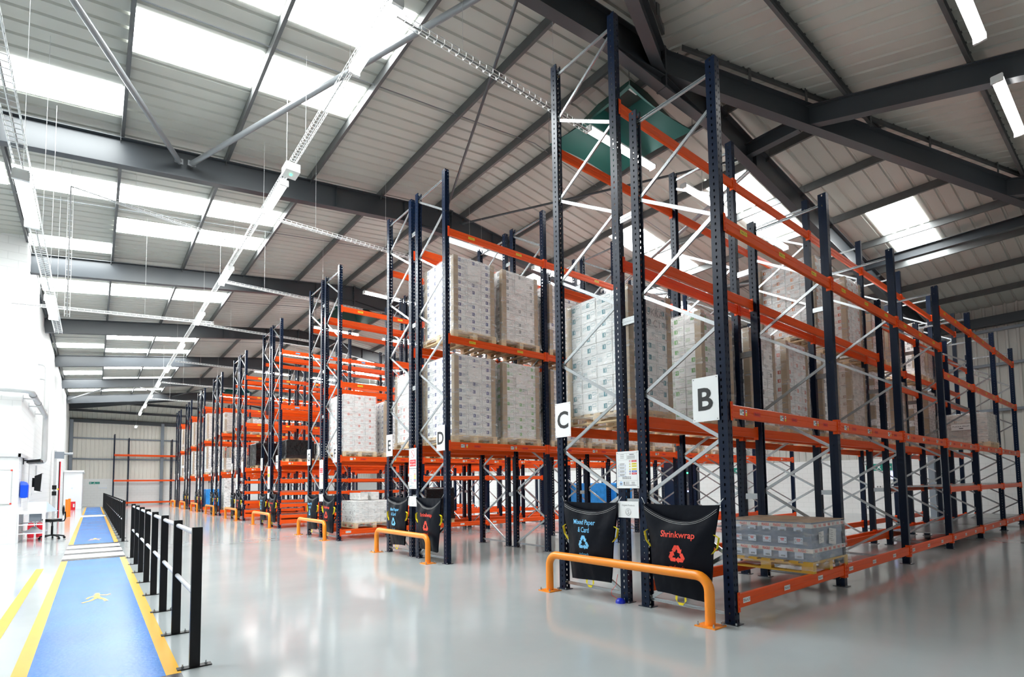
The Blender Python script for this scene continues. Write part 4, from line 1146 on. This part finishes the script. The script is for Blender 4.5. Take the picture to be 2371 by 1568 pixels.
for i, (a, b_, c, d, w1, w2) in enumerate(pairs):
    sack(c+.04, d-.10, 'paper', 'black Mixed Paper and Card sack with blue print '+w1, seed=2*i); sack(a+.06, b_-.05, 'wrap', 'black Shrinkwrap sack with red print '+w2, seed=2*i+1)
for k, (ya, yb) in enumerate(ROWS[:4]):
    sack(yb-1.02, yb-.12, 'paper', 'small distant black sack, back half of the %s double rack' % ORD[k+4], seed=k); sack(ya+.08, ya+1.0, 'wrap', 'small distant black sack, front half of the %s double rack' % ORD[k+4], seed=k+1)

# ------------------------------------------------------------------ orange end guards
def guard(ya, yb, label, x=5.03):
    t = thing('rack_guard', label, 'barrier', (x, (ya+yb)/2, 0), 0, 'orange tubular rack guards')
    h = (yb-ya)/2; r = .052; R = .15; z = .505
    pts = [(0, -h, .012)]+[(0, -h+R-R*math.cos(a), z-R+R*math.sin(a)) for a in [PI/2*i/8 for i in range(9)]]
    pts += [(0, h-R+R*math.sin(a), z-R+R*math.cos(a)) for a in [PI/2*i/8 for i in range(9)]]+[(0, h, .012)]
    b = MB(); b.tube(pts, r, 20); b.obj('tube', 'guard_orange', t, smooth=.8)
    for s in (-1, 1):
        b = MB(); b.bx(-.115, .115, s*h-.115, s*h+.115, 0, .012); bp = b.obj('base_plate', 'guard_orange', t)
        for sx in (-1, 1):
            for sy in (-1, 1):
                b = MB(); b.cyl((sx*.088, s*h+sy*.088, .012), .013, .016, 6); b.cyl((sx*.088, s*h+sy*.088, .028), .007, .02, 8); b.obj('bolt', 'galv', bp)
guard(3.02, 5.46, 'thick orange tubular guard in front of racks B and C')
guard(8.88, 11.20, 'orange tubular guard in front of racks D and E'); guard(14.6, 16.95, 'orange tubular guard in front of racks F and G'); guard(20.4, 22.9, 'orange tubular guard in front of rack H')
for k, (ya, yb) in enumerate(ROWS): guard(ya+.25, yb+.2, 'small orange tubular guard in front of the %s double rack' % ORD[k+4])
b = MB(); b.lathe([(.0, .0), (.062, .0), (.060, .025), (.035, .055), (.012, .06), (.0, .06)], 20)
t = tag(b.obj('blue_foot', 'blue_paint', None, (5.17, 4.32, 0), smooth=.8), 'small blue dome on the floor at the foot of rack C', 'floor dome')
b = MB(); b.tube([(-.03, .03, .05), (-.05, .10, .09), (.0, .14, .13), (.04, .10, .2), (.03, .06, .34)], .003, 5); b.obj('red_wire', 'label_red', t)

# ------------------------------------------------------------------ walkway barriers
pb = MB(); pb.bx(-.038, .038, -.025, .025, .008, 1.165); PB = pb.mesh('barrier_post', ['black'])
pf = MB(); pf.bx(-.125, .125, -.04, .04, 0, .010); PF = pf.mesh('foot_plate', ['black'])
bo = MB(); bo.cyl((0, 0, .010), .010, .012, 6); bo.cyl((0, 0, .022), .005, .016, 8); BO = bo.mesh('bolt', ['galv'])
def barrier(ys, label, x=.702):
    t = thing('handrail_barrier', label, 'barrier', (x, ys[0], 0), 0, 'black walkway barriers')
    for y in ys:
        p = put('barrier_post', PB, t, (0, y-ys[0], 0)); put('foot_plate', PF, p)
        if y < 20:
            for s in (-1, 1): put('bolt', BO, p, (s*.085, 0, 0))
    for z in (1.11, .60):
        b = MB(); b.tube([(0, 0, z), (0, ys[-1]-ys[0], z)], .021, 12); b.obj('rail', 'rail_grey', t, smooth=.8)
barrier([5.172+1.281*i for i in range(8)], 'black walkway barrier with pale rails, nearest the camera')
barrier([18.64+1.281*i for i in range(20)], 'middle black walkway barrier beyond the crossing')
barrier([44.6+1.281*i for i in range(9)], 'farthest black walkway barrier towards the end wall')

# ------------------------------------------------------------------ things by the white wall
t = thing('whiteboard', 'framed whiteboard hung on the white block wall', 'whiteboard', (-2.25, 20.29, 1.59))
b = MB(); b.bx(-.45, .45, -.012, 0, -.47, .47); b.obj('board', 'sign_white', t)
b = MB()
for z in (-.475, .475): b.bx(-.46, .46, -.02, 0, z-.008, z+.008)
for x in (-.455, .455): b.bx(x-.008, x+.008, -.02, 0, -.475, .475)
b.obj('board_frame', 'duct', t)
for sz in (-1, 1):
    b = MB(); b.bx(.43, .47, -.026, 0, sz*.47-.02, sz*.47+.02); b.obj('frame_corner', 'label_red', t)
t = thing('dispenser', 'bright blue wall dispenser at the corner of the white wall', 'dispenser', (-1.64, 20.75, 1.28))
b = MB(); b.loft([[(0, -.15, 0), (.16, -.15, 0), (.16, .15, 0), (0, .15, 0)], [(0, -.15, .36), (.17, -.15, .36), (.17, .15, .36), (0, .15, .36)], [(0, -.13, .44), (.13, -.13, .44), (.13, .13, .44), (0, .13, .44)], [(0, -.11, .47), (.06, -.11, .47), (.06, .11, .47), (0, .11, .47)]]); b.obj('cover', 'bin_blue', t)
b = MB(); b.bx(.02, .12, -.06, .06, -.012, 0); b.obj('outlet', 'blue_sign', t)
t = thing('wall_heater', 'black tilted heater on an arm under the ledge of the white wall', 'heater', (-1.66, 21.2, 2.36))
b = MB(); b.bx(-.02, .03, -.07, .07, -.10, .08); b.obj('wall_bracket', 'black', t)
b = MB(); b.tube([(.02, 0, .02), (.25, .15, .0)], .018, 8); b.obj('arm', 'black', t)
b = MB(); b.loft([[(.08, .9, -.06), (.10, -.2, -.06), (.42, -.2, -.02), (.42, .9, -.02)], [(.08, .9, .02), (.10, -.2, .02), (.40, -.2, .06), (.40, .9, .06)]]); b.obj('heater_body', 'black', t)
t = thing('wall_screen', 'black-backed screen with lit face on a bracket beside the pipes', 'screen', (-1.77, 24.9, 1.78))
b = MB(); b.bx(0, .18, -.05, .05, -.18, .14); b.obj('bracket', 'black', t)
b = MB(); b.loft([[(.17, -.33, -.30), (.33, -.33, -.34), (.33, .33, -.34), (.17, .33, -.30)], [(.17, -.33, .2), (.36, -.33, .30), (.36, .33, .30), (.17, .33, .2)]]); b.obj('housing', 'black', t)
b = MB(); b.loft([[(.332, -.31, -.32), (.342, -.31, -.32), (.342, .31, -.32), (.332, .31, -.32)], [(.358, -.31, .28), (.368, -.31, .28), (.368, .31, .28), (.358, .31, .28)]]); b.obj('screen_face', 'sign_white', t)
for i, (y, z0) in enumerate(((21.0, 1.1), (23.2, 1.2), (25.6, 1.4), (27.5, 1.5))):
    b = MB(); b.tube([(-1.66 if y < 24.5 else -1.75, y, z0), (-1.66 if y < 24.5 else -1.75, y, 2.44)], .022, 8)
    o = tag(b.obj('conduit', 'duct'), 'grey vertical conduit on the white wall, %s from its corner' % ORD[i], 'conduit', 'wall conduits')
    b = MB(); b.bx(-.05, .03, -.05, .05, z0-.1, z0); b.obj('socket_box', 'sign_white', o, (-1.66 if y < 24.5 else -1.75, y, 0))
# bench
t = thing('work_bench', 'white framed work bench standing against the white wall', 'bench', (-1.37, 20.45, 0))
b = MB(); b.bx(-.31, .31, -.04, 1.3, .81, .85); b.obj('bench_top', 'sign_white', t)
for x in (-.28, .28):
    for y in (0, 1.25):
        b = MB(); b.bx(x-.025, x+.025, y-.025, y+.025, 0, .81); b.obj('leg', 'sign_white', t)
for z in (.25, .5):
    for y in (0, 1.25):
        b = MB(); b.bx(-.255, .255, y-.015, y+.015, z-.015, z+.015); b.obj('cross_rail', 'sign_white', t)
    for x in (-.28, .28):
        b = MB(); b.bx(x-.015, x+.015, .025, 1.225, z-.015, z+.015); b.obj('side_rail', 'duct', t)
b = MB(); b.bx(-.05, .20, .1, .5, .58, .80); b.obj('drawer', 'grey_steel', t)
t = thing('cardboard_sheet', 'pale blue paper sheet standing on the white work bench', 'paper', (-1.30, 20.6, .85))
b = MB(); b.bx(-.16, .24, 0, .004, 0, .30); b.obj('front_sheet', 'pale_blue', t); b = MB(); b.loft([[(.24, .0, 0), (.245, 0, 0), (.50, .5, 0), (.495, .5, 0)], [(.24, 0, .3), (.245, 0, .3), (.46, .5, .02), (.455, .5, .02)]]); b.obj('folded_flap', 'pale_blue', t)
t = thing('paper_bundle', 'crumpled grey and lilac bundle on the lower rail of the work bench', 'bundle', (-1.33, 20.95, .265))
b = MB(); b.lathe([(.0, .16), (.05, .15), (.12, .07), (.24, .02), (.26, 0), (0, 0)], 14); b.obj('paper_heap', 'rail_grey', t, smooth=1); b = MB(); b.bx(-.18, .2, -.2, .2, -.035, 0); b.obj('lilac_pack', 'lilac', t)
def extinguisher(x, y, lab, s=1.0):
    t = thing('fire_extinguisher', lab, 'fire extinguisher', (x, y, 0), 0, 'red fire extinguishers')
    b = MB(); b.lathe([(0, 0), (.075, 0), (.08, .02), (.08, .40), (.06, .46), (.025, .49), (.025, .52), (0, .52)], 16); b.obj('cylinder', 'red_plastic', t, smooth=.7)
    b = MB(); b.bx(-.02, .02, -.02, .02, .52, .56); b.bx(.0, .11, -.012, .012, .55, .57); b.obj('valve', 'black', t)
    b = MB(); b.tube([(.02, 0, .54), (.10, 0, .5), (.11, 0, .35), (.10, 0, .2)], .011, 8); b.obj('hose', 'black', t)
extinguisher(-1.50, 22.4, 'left red extinguisher behind the work bench'); extinguisher(-1.30, 22.5, 'right red extinguisher behind the work bench')
t = thing('extinguisher_stand', 'red extinguisher stand at the foot of the small white room', 'fire point', (-1.14, 49.9, 0))
b = MB(); b.bx(-.16, .16, -.15, .15, 0, .06); b.bx(-.16, .16, .10, .15, .06, .6); b.obj('stand', 'red_plastic', t)
b = MB(); b.lathe([(0, .06), (.07, .06), (.07, .42), (.03, .48), (0, .48)], 14, 0, (-.05, 0, 0)); b.obj('extinguisher', 'red_plastic', t, smooth=.7)
b = MB(); b.bx(.03, .12, -.16, -.155, .2, .45); b.obj('notice', 'sign_white', t)
# stool chair
t = thing('work_chair', 'black high work chair on a five-star base beside the bench', 'chair', (-.94, 21.2, 0))
for i in range(5):
    a = 2*PI*i/5+.3; c, s = math.cos(a), math.sin(a)
    b = MB(); b.tube([(0, 0, .13), (c*.16, s*.16, .11), (c*.30, s*.30, .075)], .022, 8); b.obj('base_arm', 'black', t, smooth=.8)
    b = MB(); b.tube([(c*.30-s*.02, s*.30+c*.02, .033), (c*.30+s*.02, s*.30-c*.02, .033)], .032, 12); b.obj('castor', 'black', t, smooth=.8)
b = MB(); b.cyl((0, 0, .1), .028, .30); b.cyl((0, 0, .4), .018, .12); b.obj('gas_column', 'black', t, smooth=.8)
b = MB(); b.lathe([(0, .52), (.14, .52), (.22, .56), (.235, .59), (.22, .61), (.1, .615), (0, .61)], 22); b.obj('seat', 'black', t, smooth=.9)
b = MB(); b.tube([(.12, 0, .53), (.27, 0, .54), (.30, 0, .62), (.29, 0, .82)], .018, 8); b.obj('back_bar', 'black', t, smooth=.8)
b = MB()
b.loft([[(.25+.05*math.cos(k)*.5-.03*(1-abs(y)/.2)*0, y, .86+.17*math.sin(k)*(1-.25*abs(y)/.2)) for k in [2*PI*i/12 for i in range(12)]] for y in (-.2, -.17, -.08, 0, .08, .17, .2)]); b.obj('backrest', 'black', t, smooth=.9)
b = MB(); b.tube([(-.05, .1, .50), (-.05, .22, .48)], .010, 6); b.obj('lever', 'black', t)
# pipes
def pipe(pts, r, label):
    b = MB(); b.tube(pts, r, 16); t = b.obj('duct_pipe', 'duct', smooth=.8); tag(t, label, 'pipe', 'grey wall pipes'); return t
def bend(p, q, s, R=.25, n=6):
    p, q, s = Vector(p), Vector(q), Vector(s); a = (p-q).normalized(); c = (s-q).normalized()
    return [p]+[(q+a*R)*(1-i/n)**2+q*(2*(i/n)*(1-i/n))+(q+c*R)*(i/n)**2 for i in range(n+1)]+[s]
P = bend((-3.2, 20.05, 4.33), (-1.46, 20.05, 4.33), (-1.46, 26.2, 4.27))
P = P[:-1]+bend(P[-2], (-1.46, 26.2, 4.27), (-1.46, 26.2, 2.6))[1:]
t = pipe(P, .085, 'large bent grey pipe crossing the front of the white block')
for i, y in enumerate((20.6, 22.4, 24.6)):
    b = MB(); b.bx(-1.66 if y < 24.5 else -1.76, -1.40, y-.02, y+.02, 4.14, 4.17); b.bx(-1.665, -1.65, y-.03, y+.03, 4.05, 4.26); b.obj('pipe_bracket', 'duct', t)
    b = MB(); b.lathe([(.087, -.03), (.093, -.03), (.093, .03), (.087, .03)], 16); o = b.obj('collar', 'galv', t, (-1.46, y+.2, 4.3)); o.rotation_euler = (PI/2, 0, 0)
P = bend((-1.76, 26.6, 6.3), (-1.5, 26.6, 6.3), (-1.5, 26.6, 2.9), .2)
P = P[:-1]+bend(P[-2], (-1.5, 26.6, 2.62), (-1.75, 26.6, 2.62), .18)[1:]
pipe(P, .06, 'left thin vertical grey pipe on the white wall')
P = bend((-1.76, 27.6, 5.9), (-1.5, 27.6, 5.9), (-1.5, 27.6, 2.9), .2)
P = P[:-1]+bend(P[-2], (-1.5, 27.6, 2.55), (-1.75, 27.6, 2.55), .18)[1:]
pipe(P, .05, 'right thin vertical grey pipe on the white wall')
# shutter machine column
t = thing('shutter_column', 'tall shutter guide column with a motor at its top by the white wall', 'shutter gear', (-1.62, 37.0, 0))
b = MB(); b.bx(-.05, .06, -.1, .1, 0, 3.6); b.obj('guide_rail', 'duct', t)
b = MB(); b.bx(.16, .20, -.05, .05, 0, 3.0); b.obj('second_rail', 'black', t)
b = MB(); b.bx(.20, .235, -.05, .05, 0, 3.0); b.obj('red_edge', 'red_plastic', t)
b = MB(); b.bx(-.02, .36, -.15, .15, 3.16, 3.52); b.obj('gear_box', 'grey_steel', t)
b = MB(); b.tube([(.25, 0, 3.42), (.72, 0, 3.44)], .06, 12); b.obj('motor', 'galv', t, smooth=.8)
for z in (1.62, 1.3):
    b = MB(); b.bx(-.08, .10, -.16, -.10, z-.11, z+.11); b.obj('control_box', 'black', t)
b = MB(); b.bx(.12, .19, -.14, -.10, 1.48, 1.56); b.obj('push_button', 'yellow', t)
for i, (x, y) in enumerate(((-1.10, 37.4), (-1.00, 37.9))):
    b = MB(); b.bx(-.055, .055, -.04, .04, 0, .96+.03*i); b.bx(-.09, .09, -.07, .07, 0, .012)
    tag(b.obj('bollard', 'barrier_orange', None, (x, y, 0)), '%s of two upright orange bollards near the shutter column' % ['left', 'right'][i], 'bollard', 'orange bollards')
t = thing('small_room', 'small white cabin with a flat cornice at the far end of the walkway', 'cabin', (-1.21, 54.9, 0))
b = MB(); b.bx(-.54, .54, -2.8, 2.8, 0, 2.82); b.obj('cabin_wall', 'white_wall', t)
b = MB(); b.bx(-.56, .63, -2.9, 2.9, 2.82, 2.95); b.obj('cornice', 'sign_white', t)
b = MB(); b.bx(-.1, .0, -2.815, -2.80, 1.55, 1.62); b.obj('small_plate', 'pale_blue', t)
# wall signs
def exit_sign(loc, axis, label, w=.5, h=.25, arrow=-1):
    t = thing('exit_sign', label, 'exit sign', loc, 0, 'green exit signs')
    mp = (lambda d: (lambda x, y: (-d, -x, y))) if axis == 'x' else (lambda d: (lambda x, y: (x, -d, y)))
    b = MB()
    if axis == 'x': b.bx(-.01, 0, -w/2, w/2, -h/2, h/2)
    else: b.bx(-w/2, w/2, -.01, 0, -h/2, h/2)
    b.obj('sign_plate', 'teal_sign', t)
    f = mp(.012); b = MB()
    ax = arrow*w*.34
    b.flat(rect(ax, 0, w*.16, h*.16), f); b.flat(([(ax+arrow*w*.14, 0), (ax+arrow*w*.03, h*.26), (ax+arrow*w*.03, -h*.26)], [(0, 1, 2)]), f); b.obj('arrow', 'sign_white', t); b = MB()
    b.flat(disc(.02*w, h*.27, h*.09, 10), f); b.flat(([(-.04*w, .15*h), (.06*w, .15*h), (.03*w, -.1*h), (-.05*w, -.1*h)], [(0, 1, 2, 3)]), f)
    b.flat(([(-.04*w, -.1*h), (.0, -.1*h), (-.10*w, -.36*h), (-.14*w, -.33*h)], [(0, 1, 2, 3)]), f); b.flat(([(.0, -.1*h), (.04*w, -.1*h), (.10*w, -.34*h), (.06*w, -.36*h)], [(0, 1, 2, 3)]), f)
    b.obj('running_figure', 'sign_white', t)
    b = MB(); b.flat(shift(text('Fire exit', h*.2, w*.24), -arrow*w*.33, 0), f); b.obj('lettering', 'sign_white', t)
exit_sign((XE, 7.6, 2.0), 'x', 'green fire exit sign low on the right wall, nearest the camera', .95, .3, 1)
exit_sign((XE, 14.15, 2.02), 'x', 'green fire exit sign on the right wall seen above the Shrinkwrap sack', .62, .3, 1); exit_sign((XE, 19.7, 2.0), 'x', 'green arrow exit sign on the right wall seen right of the load notice', .5, .32, -1)
exit_sign((.08, YF, 2.05), 'y', 'green fire exit sign on the far end wall', .75, .2, -1)
t = thing('wall_notice', 'pale notice board on the far end wall beside the exit sign', 'notice', (.68, YF, 1.75)); b = MB(); b.bx(-.3, .3, -.03, 0, -.18, .18); b.obj('board', 'sign_white', t); b = MB(); b.bx(-.3, .3, -.035, -.03, -.18, -.14); b.obj('lower_edge', 'pale_blue', t)
t = thing('wall_light_panel', 'glowing violet light panel on the right wall', 'light panel', (XE, 6.95, 1.66)); b = MB(); b.bx(-.06, 0, -.28, .28, -.2, .2); b.obj('panel_case', 'sign_white', t)
for i in range(3):
    b = MB(); b.bx(-.066, -.06, -.24+i*.17, -.12+i*.17, -.15, .15); b.obj('lamp_panel', 'led_sign', t)
t = thing('wall_socket', 'small white socket box on the right wall', 'socket', (XE, 7.62, 1.17)); b = MB(); b.bx(-.05, 0, -.12, .12, -.06, .06); b.obj('box', 'sign_white', t)
for i in range(2):
    b = MB(); b.bx(-.054, -.05, -.08+i*.1, -.02+i*.1, -.03, .03); b.obj('outlet', 'ink_grey', t)
# dark machine seen through the racks
t = thing('lift_mast', 'tall dark navy machine mast seen through the racks beyond the Shrinkwrap sack', 'machine', (19.2, 12.6, 0))
b = MB(); b.bx(-.75, .0, -.35, .35, 0, 2.5); b.obj('mast_panel', 'navy', t); b = MB(); b.bx(.05, .75, -.35, .35, 0, 2.5); b.obj('side_panel', 'navy', t)
b = MB(); b.prof((-.45, -.36, 1.15), (-.15, -.36, 1.4), [(-.01, -.025), (.01, -.025), (.01, .025), (-.01, .025)]); b.prof((-.45, -.36, 1.65), (-.15, -.36, 1.4), [(-.01, -.025), (.01, -.025), (.01, .025), (-.01, .025)]); b.obj('chevron', 'galv', t)
for x, z, m in ((-.15, 1.85, 'green_led'), (-.15, 1.1, 'led_sign'), (.35, 1.85, 'galv'), (.4, 1.1, 'sign_white')):
    b = MB(); b.bx(x-.04, x+.04, -.365, -.35, z-.03, z+.03); b.obj('indicator', m, t)

# ------------------------------------------------------------------ world and output look
W = bpy.data.worlds.new('world'); SC.world = W; W.use_nodes = True
W.node_tree.nodes['Background'].inputs[0].default_value = (0.9, 0.95, 1, 1); W.node_tree.nodes['Background'].inputs[1].default_value = 0.6
vs = SC.view_settings
vs.view_transform = 'Standard'; vs.look = 'None'; vs.gamma = 1.0; vs.exposure = 0.72; vs.use_curve_mapping = False
cy = SC.cycles
cy.max_bounces = 8; cy.diffuse_bounces = 4; cy.glossy_bounces = 4; cy.transparent_max_bounces = 48; cy.transmission_bounces = 2
cy.use_denoising = True; cy.use_adaptive_sampling = True; cy.adaptive_threshold = 0.025; cy.sample_clamp_indirect = 8.0; cy.caustics_reflective = False; cy.caustics_refractive = False
